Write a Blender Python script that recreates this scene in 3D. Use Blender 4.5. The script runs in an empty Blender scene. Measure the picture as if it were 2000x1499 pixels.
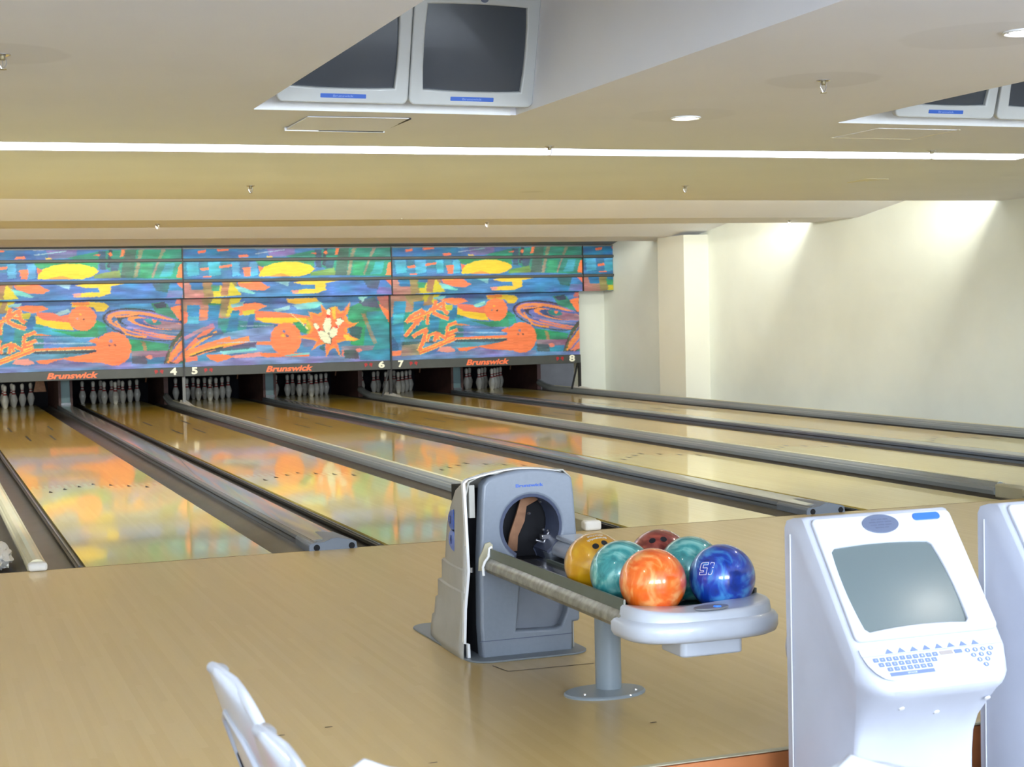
import bpy, bmesh, math, random
import numpy as np
from mathutils import Vector, Matrix, Euler, noise as mnoise
C = bpy.context.scene.collection
S = bpy.context.scene
PI = math.pi
R = math.radians
random.seed(7)

# ------------------------------------------------------------------ camera
cam_d = bpy.data.cameras.new('camera'); cam = bpy.data.objects.new('camera', cam_d); C.objects.link(cam)
S.camera = cam
YAW, PITCH, ROLL = R(20.34168535), R(-2.47453597), R(-1.28061458)
F_PX = 3156.68
cam.location = (-2.27718, -9.26459, 1.363967)
fw = Vector((math.sin(YAW)*math.cos(PITCH), math.cos(YAW)*math.cos(PITCH), math.sin(PITCH)))
r0 = Vector((math.cos(YAW), -math.sin(YAW), 0)); u0 = r0.cross(fw)
rt = r0*math.cos(ROLL)+u0*math.sin(ROLL); up = u0*math.cos(ROLL)-r0*math.sin(ROLL)
cam.rotation_euler = Matrix((rt, up, -fw)).transposed().to_euler()
cam_d.sensor_width = 36.0; cam_d.lens = 36.0*F_PX/2000.0
cam_d.clip_start = 0.05; cam_d.clip_end = 100
cam_d.dof.use_dof = True; cam_d.dof.focus_distance = 8.0; cam_d.dof.aperture_fstop = 9.0

# ------------------------------------------------------------------ world, daylight, flash, exposure
S.view_settings.view_transform = 'Standard'; S.view_settings.look = 'None'
S.view_settings.gamma = 1.0; S.view_settings.use_curve_mapping = False
S.view_settings.exposure = 0.74
w = bpy.data.worlds.new('World'); S.world = w; w.use_nodes = True
w.node_tree.nodes['Background'].inputs[0].default_value = (0.80, 0.88, 1.0, 1)
w.node_tree.nodes['Background'].inputs[1].default_value = 1.0

def light(name, kind, loc, energy, color, rot=None, **kw):
    l = bpy.data.lights.new(name, kind); l.energy = energy; l.color = color
    for k, v in kw.items(): setattr(l, k, v)
    o = bpy.data.objects.new(name, l); C.objects.link(o); o.location = loc
    if rot: o.rotation_euler = rot
    return o
def aim(o, d):
    o.rotation_euler = Vector(d).to_track_quat('-Z', 'Y').to_euler(); return o
# camera flash, 12 cm above the lens
light('camera_flash', 'POINT', Vector(cam.location)+up*0.13+rt*0.01, 8, (0.93, 0.95, 1.0), shadow_soft_size=0.02)
# daylight through the windows of the rear wall, behind the photographer
for wx in (-5.0, -1.2, 2.6, 6.4):
    aim(light('window_daylight', 'AREA', (wx, -12.9, 1.75), 212, (0.80, 0.89, 1.0), shape='RECTANGLE', size=2.6, size_y=1.5), (0, 1, 0.40))
# fluorescent light in the ceiling coves: (x0, x1, y at x0, y at x1, power per metre)
def cove(x0, x1, y0, y1, z, pw, col):
    a = Vector((x0, y0, z)); b = Vector((x1, y1, z)); L = (b-a).length
    o = light('cove_light', 'AREA', (a+b)/2, pw*L, col, shape='RECTANGLE', size=L, size_y=0.10)
    zz = -Vector((0, 0.78, -0.62)).normalized(); xx = (b-a).normalized(); yy = zz.cross(xx).normalized(); zz = xx.cross(yy)
    o.rotation_euler = Matrix((xx, yy, zz)).transposed().to_euler()
WARM = (1.0, 0.98, 0.84); COOL = (0.90, 0.96, 1.0)
E1 = lambda x: 5.66-0.023*x
N2 = lambda x: 8.80-0.06*x
F2 = lambda x: 10.2-0.095*x
N3 = lambda x: 12.78
F3 = lambda x: 14.9-0.08*x
SN = lambda x: 1.0-0.033*x      # near edge of the first slot
SF = lambda x: 1.45-0.038*x
for x0, x1 in ((-8.8, -4.0), (-3.6, -0.35), (-0.15, 1.75), (3.7, 5.7)):
    cove(x0, x1, SN(x0)-0.03, SN(x1)-0.03, 2.60, 26, COOL)
for x0, x1 in ((-8.8, -5.2), (-5.0, -1.6), (-1.4, 2.0), (2.2, 5.4), (5.6, 8.5)):
    cove(x0, x1, E1(x0)-0.10, E1(x1)-0.10, 2.575, 17, WARM)
    cove(x0, x1, F2(x0)-0.10, F2(x1)-0.10, 2.575, 13, WARM)
    cove(x0, x1, F3(x0)-0.10, F3(x1)-0.10, 2.575, 3.6, WARM)
ART_A=[(80,140,200,5002,1734,8398,1732,8374,649,4973,635),(60,110,175,5872,1719,8397,1721,8396,1656,5870,1625),(190,130,120,5002,1734,5565,1714,5568,1422,4992,1351),(165,140,95,5239,1724,5872,1719,5780,1543,5385,1509),(196,186,40,5587,1714,5696,1716,5627,1588,5562,1589),(205,190,40,5762,1715,5872,1713,5758,1564,5715,1586),(60,140,110,5409,1592,5584,1620,5560,1506,5418,1508),(48,150,150,5231,1429,6263,1429,6252,986,5240,950),(48,140,200,5080,1608,5290,1604,5251,1345,5164,910,5100,943,5031,1225),(80,185,220,5062,1391,5252,1408,5227,1263,5049,1225),(40,110,160,5027,1060,5131,911,5150,807,5031,810),(45,125,180,5414,1592,5588,1599,5568,1422,5530,1214,5396,1092,5356,1218),(50,135,190,5689,1419,5865,1416,5824,1123,5669,1095),(42,120,178,6043,1479,6165,1483,6138,1284,6005,1287),(90,150,190,5242,992,7017,966,7013,796,5193,806),(70,100,115,5197,941,5743,957,5742,915,5195,889),(247,128,74,5848,1626,6047,1647,6246,1640,6356,1585,6222,1556,6110,1526,5957,1582),(200,190,50,5900,1530,6088,1537,6064,1443,5909,1436),(130,208,215,5750,1659,5982,1686,5914,1624,5760,1627),(150,205,210,6388,1489,6512,1550,6636,1586,6669,1537,6510,1487),(226,112,84,6160,1546,6400,1531,6510,1476,6691,1515,6709,1356,6352,1406,6174,1409),(236,196,38,6158,1494,6263,1429,6441,1404,6642,1379,6707,1261,6438,1288,6151,1378),(60,165,205,6105,1327,6394,1299,6729,1228,6750,1154,6125,1221),(222,190,46,6668,1675,6943,1687,7170,1666,7232,1612,7167,1538,7053,1536,6998,1605,6693,1611),(225,130,50,6695,1683,6943,1687,6942,1638,6694,1632),(70,150,215,7237,1622,7952,1653,7902,1503,7258,1536),(44,158,112,6349,1275,6707,1239,6934,1287,7050,1413,7162,1346,7193,1218,7021,1136,6794,1138),(45,165,150,7048,1327,7161,1304,7182,1218,7067,1178),(120,160,215,6124,1175,7021,1147,7021,1132,6123,1154),(150,190,225,6122,1091,6974,1063,6973,1042,6121,1069),(225,130,70,6103,1222,6236,1218,6391,1183,6124,1196),(60,80,100,6096,959,7016,955,7015,902,6117,916),(247,128,74,6097,994,7040,1012,7062,965,6096,965),(225,210,150,6096,965,7017,966,7016,958,6096,956),(247,128,74,6137,820,6472,836,6788,876,7107,942,7148,749,6695,783,6517,831,6336,762,6180,766),(130,128,190,6314,773,6517,827,6718,783,6785,749,6336,751),(247,128,74,6906,1086,7044,1147,7108,985,7019,1051),(62,72,84,8444,1190,8407,1135,8328,1093,8211,1067,8066,1059,7901,1069,7729,1096,7562,1138,7410,1192,7284,1256,7192,1323,7140,1390,7131,1453,7167,1507,7244,1548,7357,1575,7500,1584,7663,1575,7834,1549,8003,1508,8157,1454,8286,1390,8381,1322,8435,1253),(120,120,185,8433,1188,8398,1138,8322,1101,8210,1079,8070,1073,7912,1084,7746,1110,7584,1150,7437,1202,7314,1261,7225,1323,7174,1385,7165,1442,7198,1491,7272,1527,7381,1550,7519,1557,7675,1547,7841,1522,8004,1482,8153,1431,8278,1372,8370,1309,8423,1246),(232,140,84,8380,1209,8349,1168,8279,1139,8175,1122,8045,1120,7897,1131,7742,1157,7591,1194,7452,1240,7337,1291,7252,1346,7203,1399,7194,1447,7224,1487,7292,1517,7393,1534,7521,1537,7667,1526,7822,1501,7974,1465,8114,1419,8232,1367,8319,1312,8370,1258),(90,120,190,8375,1199,8348,1167,8284,1144,8188,1133,8067,1135,7929,1148,7784,1172,7642,1206,7512,1247,7403,1292,7323,1338,7276,1382,7265,1422,7292,1454,7355,1476,7448,1487,7567,1486,7704,1474,7848,1450,7991,1416,8123,1376,8234,1330,8316,1284,8365,1239),(62,72,84,8319,1230,8295,1202,8239,1184,8155,1175,8049,1177,7928,1189,7801,1210,7676,1240,7562,1275,7466,1314,7395,1354,7354,1391,7344,1425,7368,1452,7422,1471,7505,1480,7609,1478,7729,1467,7856,1446,7981,1417,8096,1381,8194,1342,8266,1302,8309,1264),(105,130,200,8342,1207,8320,1185,8268,1171,8188,1166,8088,1170,7973,1183,7852,1204,7732,1232,7623,1264,7531,1299,7462,1333,7422,1366,7412,1394,7433,1416,7485,1430,7562,1435,7662,1431,7775,1419,7896,1398,8016,1371,8127,1338,8220,1304,8290,1269,8332,1236),(238,140,70,8274,1264,8256,1246,8213,1235,8147,1230,8064,1234,7969,1245,7868,1262,7769,1285,7678,1311,7602,1340,7545,1369,7511,1395,7503,1419,7521,1437,7563,1448,7628,1453,7710,1449,7805,1439,7905,1422,8005,1399,8096,1373,8174,1344,8232,1315,8266,1288),(60,100,160,8287,1261,8271,1247,8233,1239,8176,1237,8103,1241,8019,1251,7930,1267,7842,1287,7762,1309,7694,1333,7643,1357,7613,1379,7605,1398,7620,1412,7658,1420,7714,1422,7787,1418,7870,1408,7959,1393,8047,1373,8128,1350,8197,1326,8248,1302,8279,1280),(170,130,150,8381,1252,8366,1238,8331,1229,8277,1226,8208,1230,8129,1239,8046,1253,7964,1272,7889,1294,7825,1317,7778,1340,7750,1362,7743,1380,7757,1394,7792,1403,7846,1406,7914,1403,7992,1394,8075,1380,8157,1361,8233,1339,8297,1316,8345,1293,8374,1271),(48,150,150,8012,1338,8005,1327,7990,1319,7968,1313,7940,1311,7909,1312,7876,1317,7845,1325,7816,1336,7791,1348,7774,1362,7764,1375,7763,1388,7770,1399,7785,1408,7807,1414,7834,1416,7865,1414,7898,1410,7930,1402,7959,1391,7983,1378,8001,1365,8011,1351),(247,128,74,7942,1372,7940,1364,7935,1358,7928,1353,7921,1349,7912,1348,7904,1348,7896,1351,7889,1356,7883,1362,7880,1369,7878,1376,7879,1384,7882,1392,7887,1398,7893,1403,7901,1407,7909,1408,7917,1407,7925,1405,7932,1400,7938,1394,7942,1387,7943,1379),(240,150,70,7311,1378,7389,1267,7468,1181,7490,1199,7413,1283,7335,1393),(236,150,60,7452,1177,7613,1133,7776,1115,7779,1143,7619,1161,7460,1204),(222,130,110,7592,1238,7949,1152,8311,1092,8316,1119,7956,1180,7599,1265),(150,150,205,7479,1283,7893,1207,8313,1157,8317,1184,7898,1235,7484,1310),(214,124,100,7706,1171,7983,1103,8263,1060,8268,1088,7989,1130,7713,1198),(80,110,180,7666,1451,7989,1378,8316,1330,8321,1357,7995,1405,7673,1478),(235,140,80,7302,1436,7510,1446,7719,1482,7714,1509,7506,1474,7301,1464),(50,150,120,7859,1644,8069,1668,8182,1541,8272,1383,7948,1491),(55,75,100,7882,1632,8069,1668,8113,1585,7950,1567),(247,128,74,8155,1574,8372,1628,8366,1386,8296,1366),(70,60,70,8400,1526,8398,1515,8392,1506,8382,1498,8370,1494,8357,1492,8344,1494,8332,1499,8323,1507,8317,1517,8316,1528,8318,1538,8324,1548,8334,1555,8345,1560,8359,1561,8372,1559,8383,1554,8392,1546,8398,1537),(215,120,110,8256,1701,8374,1710,8372,1624,8231,1626),(44,158,112,7512,1114,8124,1013,8097,862,7541,899),(165,140,95,7695,1067,7753,1059,7806,849,7752,850),(150,130,150,7542,920,8098,912,8072,805,7551,834),(85,98,118,7551,845,7771,839,7802,704,7549,727),(52,150,190,7770,800,8049,820,8023,681,7790,683),(226,130,110,7868,819,7865,808,7858,799,7846,792,7832,787,7816,786,7800,788,7786,793,7775,801,7768,811,7766,822,7768,832,7776,842,7787,849,7802,853,7817,855,7833,853,7847,847,7858,839,7865,830),(85,90,80,8011,670,8073,852,8172,1066,8340,1257,8387,1234,8374,649),(232,132,90,8164,720,8095,787,8218,1021,8386,1212,8376,757),(240,150,60,8106,715,8385,1141,8361,1154,8082,729),(120,130,190,8175,733,8379,944,8358,961,8154,750),(90,110,170,8156,885,8385,1161,8362,1177,8133,901),(226,120,110,8219,697,8375,812,8357,833,8202,718),(110,140,80,8059,675,8183,975,8157,984,8033,685),(38,150,140,8163,666,8376,757,8374,649),(120,150,215,5007,707,6113,747,8375,703,8373,638,5005,634),(130,140,200,6113,758,7538,749,7536,684,6112,695),(228,150,140,5793,778,5850,845,6027,849,6125,768,5980,751),(166,150,132,5195,889,5522,911,5496,724,5180,712),(240,130,85,5009,800,5193,806,5169,723,5007,717),(247,128,76,7035,1434,7038,1398,7020,1367,7009,1332,6980,1309,6956,1280,6920,1269,6888,1250,6849,1252,6812,1245,6777,1260,6739,1266,6712,1292,6680,1311,6664,1343,6642,1372,6640,1408,6629,1442,6641,1476,6645,1512,6669,1540,6686,1572,6720,1589,6748,1614,6785,1619,6821,1632,6858,1624,6897,1624,6928,1604,6964,1591,6986,1561,7014,1537,7023,1502,7040,1470),(247,128,76,7540,957,7545,908,7520,866,7507,819,7468,788,7437,749,7390,734,7347,709,7297,712,7248,703,7202,723,7153,732,7117,767,7075,792,7055,837,7025,876,7022,924,7009,971,7025,1016,7029,1064,7061,1102,7083,1145,7127,1168,7164,1201,7213,1208,7260,1225,7309,1214,7359,1214,7400,1186,7447,1169,7476,1129,7513,1096,7525,1049,7547,1005),(190,150,160,6777,1433,6776,1428,6773,1424,6768,1421,6762,1419,6756,1419,6750,1419,6744,1422,6740,1425,6737,1429,6736,1434,6737,1438,6740,1442,6745,1446,6750,1448,6757,1448,6763,1447,6769,1445,6773,1442,6776,1438),(120,70,60,6869,1423,6868,1418,6865,1414,6861,1411,6856,1409,6851,1408,6845,1409,6840,1411,6836,1415,6834,1419,6833,1423,6834,1428,6837,1432,6841,1435,6846,1437,6851,1438,6857,1437,6862,1435,6866,1431,6868,1427),(250,180,60,6826,1498,6825,1493,6822,1488,6818,1484,6813,1482,6807,1481,6802,1482,6797,1485,6793,1489,6790,1493,6790,1499,6791,1504,6793,1508,6797,1512,6802,1514,6808,1515,6814,1514,6819,1512,6822,1508,6825,1503),(160,150,180,7275,1083,7273,1075,7269,1068,7263,1063,7255,1059,7247,1058,7238,1060,7231,1064,7225,1069,7221,1077,7220,1085,7221,1093,7225,1100,7232,1105,7239,1109,7248,1110,7256,1108,7264,1104,7270,1099,7274,1091),(150,100,90,7241,1020,7240,1015,7237,1010,7233,1006,7228,1004,7223,1003,7217,1004,7212,1007,7208,1011,7205,1016,7205,1021,7206,1026,7208,1031,7213,1035,7218,1037,7223,1038,7229,1037,7234,1034,7238,1030,7240,1025),(110,70,60,7328,1018,7327,1013,7324,1008,7319,1004,7313,1002,7307,1001,7301,1002,7295,1005,7291,1009,7288,1014,7287,1019,7288,1024,7291,1029,7296,1032,7302,1035,7308,1035,7314,1034,7320,1032,7324,1028,7327,1023),(250,205,90,5554,1489,5342,1383,5249,1273,5301,1234,5381,1333,5584,1433),(250,205,90,5352,1321,5446,1307,5352,1297,5367,1250,5498,1306,5370,1368),(250,205,90,5305,1248,5521,1328,5748,1417,5725,1471,5499,1382,5283,1302),(250,205,90,5441,1332,5375,1222,5224,1054,5277,1010,5432,1181,5503,1299),(250,205,90,5560,1469,5482,1320,5425,1234,5477,1202,5536,1292,5615,1443),(250,205,90,5497,1319,5571,1282,5596,1326,5522,1364),(250,205,90,5684,1492,5613,1345,5609,1214,5666,1213,5668,1332,5735,1469),(250,205,90,5763,1612,5743,1545,5695,1450,5759,1420,5810,1520,5831,1595),(250,205,90,5777,1428,5880,1514,5962,1555,5931,1611,5842,1566,5734,1476),(250,205,90,5718,1387,5860,1311,5995,1271,6017,1336,5889,1374,5753,1447),(250,205,90,5892,1575,5891,1438,5974,1360,6023,1410,5958,1460,5964,1574),(250,205,90,5816,1454,5947,1424,5959,1473,5828,1502),(250,205,90,5398,995,5519,1062,5648,1111,5622,1174,5488,1123,5363,1053),(250,205,90,5580,1143,5540,996,5447,805,5516,774,5611,970,5653,1125),(250,205,90,5495,724,5736,807,6127,949,6096,1025,5706,883,5466,801),(250,205,90,5626,1040,5604,942,5656,932,5677,1030),(250,205,90,5660,1011,5811,1061,5794,1108,5643,1058),(250,205,90,5753,1082,5721,940,5782,927,5814,1070),(250,205,90,5776,1073,5792,956,5844,962,5828,1079),(250,205,90,5785,1051,5942,949,5977,997,5820,1100),(250,205,90,5953,1191,5929,1004,5991,996,6015,1184),(250,205,90,5995,1160,6157,1219,6135,1275,5973,1215),(250,205,90,5991,1034,6163,1093,6142,1149,5970,1090),(250,205,90,5978,985,6112,1026,6095,1074,5962,1033),(244,124,78,5557,1482,5346,1378,5255,1268,5295,1238,5376,1338,5580,1439),(244,124,78,5355,1328,5453,1307,5354,1291,5365,1257,5490,1306,5367,1361),(244,124,78,5303,1254,5519,1334,5745,1423,5728,1464,5501,1376,5286,1296),(244,124,78,5448,1329,5381,1217,5230,1049,5272,1014,5426,1185,5496,1302),(244,124,78,5566,1466,5488,1317,5431,1230,5470,1206,5529,1295,5608,1446),(244,124,78,5501,1326,5575,1288,5592,1320,5518,1357),(244,124,78,5690,1489,5620,1344,5616,1214,5658,1213,5661,1334,5729,1472),(244,124,78,5770,1611,5750,1542,5702,1447,5752,1424,5803,1523,5824,1597),(244,124,78,5772,1434,5876,1520,5959,1561,5935,1605,5846,1560,5739,1471),(244,124,78,5722,1394,5863,1318,5997,1278,6014,1330,5886,1367,5750,1440),(244,124,78,5900,1575,5898,1440,5979,1365,6018,1405,5951,1458,5956,1574),(244,124,78,5818,1460,5948,1431,5957,1466,5826,1495),(244,124,78,5394,1001,5515,1068,5646,1118,5625,1167,5491,1116,5366,1047),(244,124,78,5587,1141,5547,993,5454,802,5509,777,5604,973,5646,1127),(244,124,78,5493,731,5734,814,6124,956,6099,1018,5709,877,5469,794),(244,124,78,5633,1038,5612,941,5648,933,5670,1031),(244,124,78,5657,1018,5809,1068,5796,1102,5645,1052),(244,124,78,5761,1081,5729,938,5775,929,5806,1071),(244,124,78,5784,1073,5799,957,5837,961,5821,1078),(244,124,78,5789,1057,5946,955,5973,992,5815,1094),(244,124,78,5961,1190,5937,1003,5984,997,6007,1185),(244,124,78,5992,1167,6155,1226,6138,1268,5976,1209),(244,124,78,5989,1041,6161,1100,6145,1142,5973,1083),(244,124,78,5976,992,6109,1033,6097,1067,5964,1026),(250,190,70,5498,769,5743,851,6105,990,6099,1003,5738,865,5493,782),(250,190,70,5305,1261,5550,1354,5739,1430,5734,1440,5545,1363,5301,1271)]
ART_B=[(80,140,200,1661,1743,5069,1742,5039,615,1627,641),(60,110,175,2575,1690,5049,1713,5046,1608,2572,1598),(192,132,118,1678,1725,2428,1721,2399,1399,1666,1342),(165,140,95,1968,1710,2576,1718,2399,1399,2271,1420,2258,1604,2002,1609),(205,190,40,2151,1716,2280,1718,2258,1586,2112,1607),(205,190,40,2427,1715,2613,1723,2419,1435,2345,1419),(60,150,110,2076,1635,2277,1622,2257,1549,2083,1562),(48,150,150,2215,1403,3123,1272,3119,1141,2227,1164),(247,128,74,2423,1573,2647,1615,2834,1630,3000,1572,2830,1501,2717,1466,2567,1432),(205,190,50,2606,1505,2812,1520,2809,1427,2623,1431),(130,208,215,2424,1601,2648,1652,2609,1579,2441,1555),(140,205,212,3093,1514,3263,1548,3378,1583,3357,1509,3148,1476),(232,120,80,2792,1502,3129,1476,3412,1442,3696,1390,3769,1257,3124,1290,2807,1353),(236,196,38,2808,1390,3126,1383,3696,1371,3732,1286,3199,1289,2936,1313),(48,140,200,1751,1610,1951,1606,1920,1309,1720,1319),(80,185,220,1738,1432,1927,1428,1916,1314,1724,1323),(48,130,190,2075,1599,2262,1601,2223,1357,2058,1361),(44,125,180,2436,1509,2566,1514,2512,1138,2327,1143),(44,125,180,2716,1444,2813,1455,2756,1206,2642,1153),(226,120,90,1681,1524,1761,1486,1739,1340,1674,1305),(230,130,90,1936,1537,2072,1516,2051,1407,1942,1427),(120,160,215,2300,1162,3104,1272,3091,826,2070,856),(70,100,130,1981,932,2295,978,2702,967,2700,902,2070,856),(100,90,140,2407,1030,2816,1019,2794,927,2441,919),(226,120,90,1701,852,1933,1067,2165,1240,2111,1313,1875,1138,1640,919),(100,120,190,1685,927,1890,1126,2095,1281,2073,1310,1866,1154,1660,954),(90,120,190,1708,819,1995,1024,2283,1186,2247,1250,1956,1086,1667,879),(240,160,60,1709,850,1954,1029,2200,1166,2181,1201,1933,1063,1685,883),(236,134,84,1684,790,2051,929,2419,1024,2397,1110,2024,1012,1654,872),(240,140,80,1699,768,2203,912,2714,1014,2696,1105,2182,1002,1674,856),(240,180,60,1764,813,2159,928,2558,1001,2552,1033,2152,960,1755,844),(70,80,90,1763,789,2029,880,2296,929,2291,954,2023,905,1754,813),(190,140,170,1698,1062,1932,1182,2165,1259,2148,1311,1911,1233,1673,1111),(90,110,160,1900,1063,2101,1125,2302,1144,2299,1180,2094,1161,1889,1098),(230,120,95,1671,688,1780,737,1887,742,1883,815,1763,808,1642,755),(44,158,112,1648,759,1704,784,1691,684,1646,676),(226,110,90,2815,1010,3059,1003,3058,957,2814,964),(150,205,230,2562,1259,3104,1250,3104,1265,2562,1274),(180,210,235,2185,1002,3041,1010,3040,1024,2185,1015),(130,150,210,1665,722,2808,760,5023,750,5020,635,1663,648),(228,150,150,2437,808,2885,850,2921,775,2473,761),(247,128,74,2015,830,2290,831,2474,788,2194,705,2068,764),(247,128,74,2848,833,3661,809,3659,753,2920,766),(130,208,215,2236,878,2812,908,2811,880,2290,822),(130,208,215,3242,793,3661,818,3660,790,3279,764),(230,180,50,3305,1677,3781,1688,3837,1631,3586,1560,3341,1621),(130,208,215,3397,1583,3837,1631,3913,1592,3776,1519,3490,1506),(190,190,60,3638,1372,3812,1406,3764,1069,3593,1130),(44,158,112,4297,1509,4554,1617,4829,1612,5016,1227,5006,846,4340,922),(46,150,165,4627,1445,4903,1459,5005,1190,4994,770,4531,783),(70,100,120,4476,1619,4752,1690,4865,1498,4552,1542),(60,90,110,4309,1244,4542,1201,4498,1012,4343,1054),(247,128,74,4827,1555,5012,1228,5018,1437,4888,1611),(200,120,110,4791,1689,5025,1704,5018,1437,4866,1536),(150,205,205,4477,1685,4634,1692,4553,1598),(165,140,95,4529,1419,4588,1418,4781,938,4721,921),(140,150,140,4603,1275,4642,1274,4781,938,4731,930),(150,130,160,4184,907,4731,901,4689,817,4201,831),(90,95,110,4221,840,4454,843,4470,690,4236,707),(52,150,190,4473,814,5002,846,4997,655,4489,671),(228,130,120,4521,831,4518,821,4511,811,4501,804,4487,800,4473,798,4458,800,4445,806,4435,814,4429,823,4427,834,4429,844,4436,854,4447,861,4460,865,4475,867,4489,865,4502,859,4512,851,4519,842),(226,120,100,4191,841,4224,840,4222,736,4189,737),(44,158,112,3408,1302,3541,1318,3662,1184,3612,1120,3518,1150),(110,120,170,3533,1037,3762,1013,3760,919,3568,905),(235,215,150,3368,1437,3498,1331,3646,1179,3658,1190,3510,1344,3379,1450),(247,130,78,3530,1038,3534,989,3511,946,3497,899,3461,868,3433,829,3388,814,3348,788,3302,791,3256,782,3213,802,3168,811,3135,846,3096,872,3077,916,3050,955,3048,1004,3036,1051,3051,1097,3055,1145,3085,1183,3106,1226,3147,1250,3181,1283,3227,1289,3271,1307,3316,1296,3363,1296,3401,1268,3445,1251,3471,1210,3505,1178,3516,1130,3536,1086),(247,130,78,2815,1010,3078,1012,3076,956,2814,973),(110,140,190,3284,1165,3283,1158,3280,1152,3275,1147,3268,1144,3261,1144,3254,1145,3248,1148,3243,1153,3240,1160,3239,1166,3240,1173,3244,1179,3249,1184,3255,1187,3262,1188,3269,1187,3276,1184,3280,1179,3284,1172),(240,180,50,3271,1100,3269,1092,3265,1085,3258,1080,3250,1076,3240,1075,3231,1077,3223,1080,3216,1086,3212,1094,3211,1102,3212,1110,3217,1117,3224,1123,3232,1126,3242,1127,3251,1126,3259,1122,3266,1116,3270,1108),(110,100,130,3330,1095,3328,1088,3325,1082,3320,1077,3313,1074,3306,1073,3299,1075,3293,1078,3288,1083,3285,1089,3284,1096,3286,1103,3289,1109,3294,1114,3301,1117,3308,1118,3315,1117,3321,1113,3326,1108,3329,1102),(240,150,60,3862,1596,3951,1486,4045,1538,4137,1537,4172,1464,4265,1480,4348,1618,4331,1497,4281,1389,4307,1307,4389,1260,4484,1290,4407,1224,4294,1190,4283,1127,4356,1062,4485,1004,4400,979,4252,992,4121,960,4170,732,4072,880,4007,855,3930,731,3927,947,3825,932,3685,837,3780,978,3754,1006,3463,1067,3647,1107,3685,1169,3696,1240,3653,1340,3563,1369,3700,1366,3657,1474,3820,1426,3877,1470),(247,122,72,3878,1540,3955,1446,4036,1491,4115,1489,4145,1426,4225,1440,4296,1559,4281,1455,4239,1362,4261,1292,4332,1251,4413,1277,4347,1220,4250,1191,4241,1137,4303,1081,4414,1031,4341,1010,4214,1021,4101,993,4144,798,4059,924,4003,903,3937,796,3934,982,3847,969,3726,887,3808,1009,3785,1032,3535,1085,3693,1120,3726,1173,3736,1234,3699,1320,3621,1345,3739,1342,3702,1436,3843,1394,3891,1432),(236,200,60,4217,1084,4273,1091,4356,1044,4448,1001,4270,992),(226,190,60,4044,1529,4109,1546,4103,1321,4058,1358),(40,110,110,3805,887,3918,956,3914,821),(60,70,60,3994,1528,3954,1495,3967,1409,3936,1362,3884,1230,3910,1143,3978,1104,4029,1207,4027,1303,4006,1418,4032,1484),(232,236,205,3993,1517,3956,1486,3967,1405,3938,1361,3889,1236,3914,1154,3977,1117,4026,1215,4024,1305,4004,1413,4029,1476),(60,70,60,3736,1294,3744,1227,3801,1178,3818,1092,3845,1024,3921,955,4018,934,4031,1019,3965,1126,3869,1167,3831,1215,3784,1283),(232,236,205,3743,1284,3751,1221,3804,1175,3820,1094,3846,1030,3918,965,4010,945,4021,1025,3959,1126,3868,1164,3833,1210,3789,1274),(60,70,60,4123,1347,4102,1280,4129,1213,4061,1214,3980,1140,3988,1054,4026,1024,4116,1079,4128,1165,4159,1231,4250,1315,4183,1365),(232,236,205,4122,1339,4102,1276,4128,1212,4063,1214,3987,1143,3994,1062,4031,1034,4115,1086,4127,1167,4156,1230,4242,1309,4178,1355),(225,60,50,3963,1414,4013,1413,4017,1359,3947,1360),(225,60,50,3800,1175,3842,1214,3878,1169,3826,1147),(225,60,50,4082,1231,4138,1239,4137,1194,4081,1195)]
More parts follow.
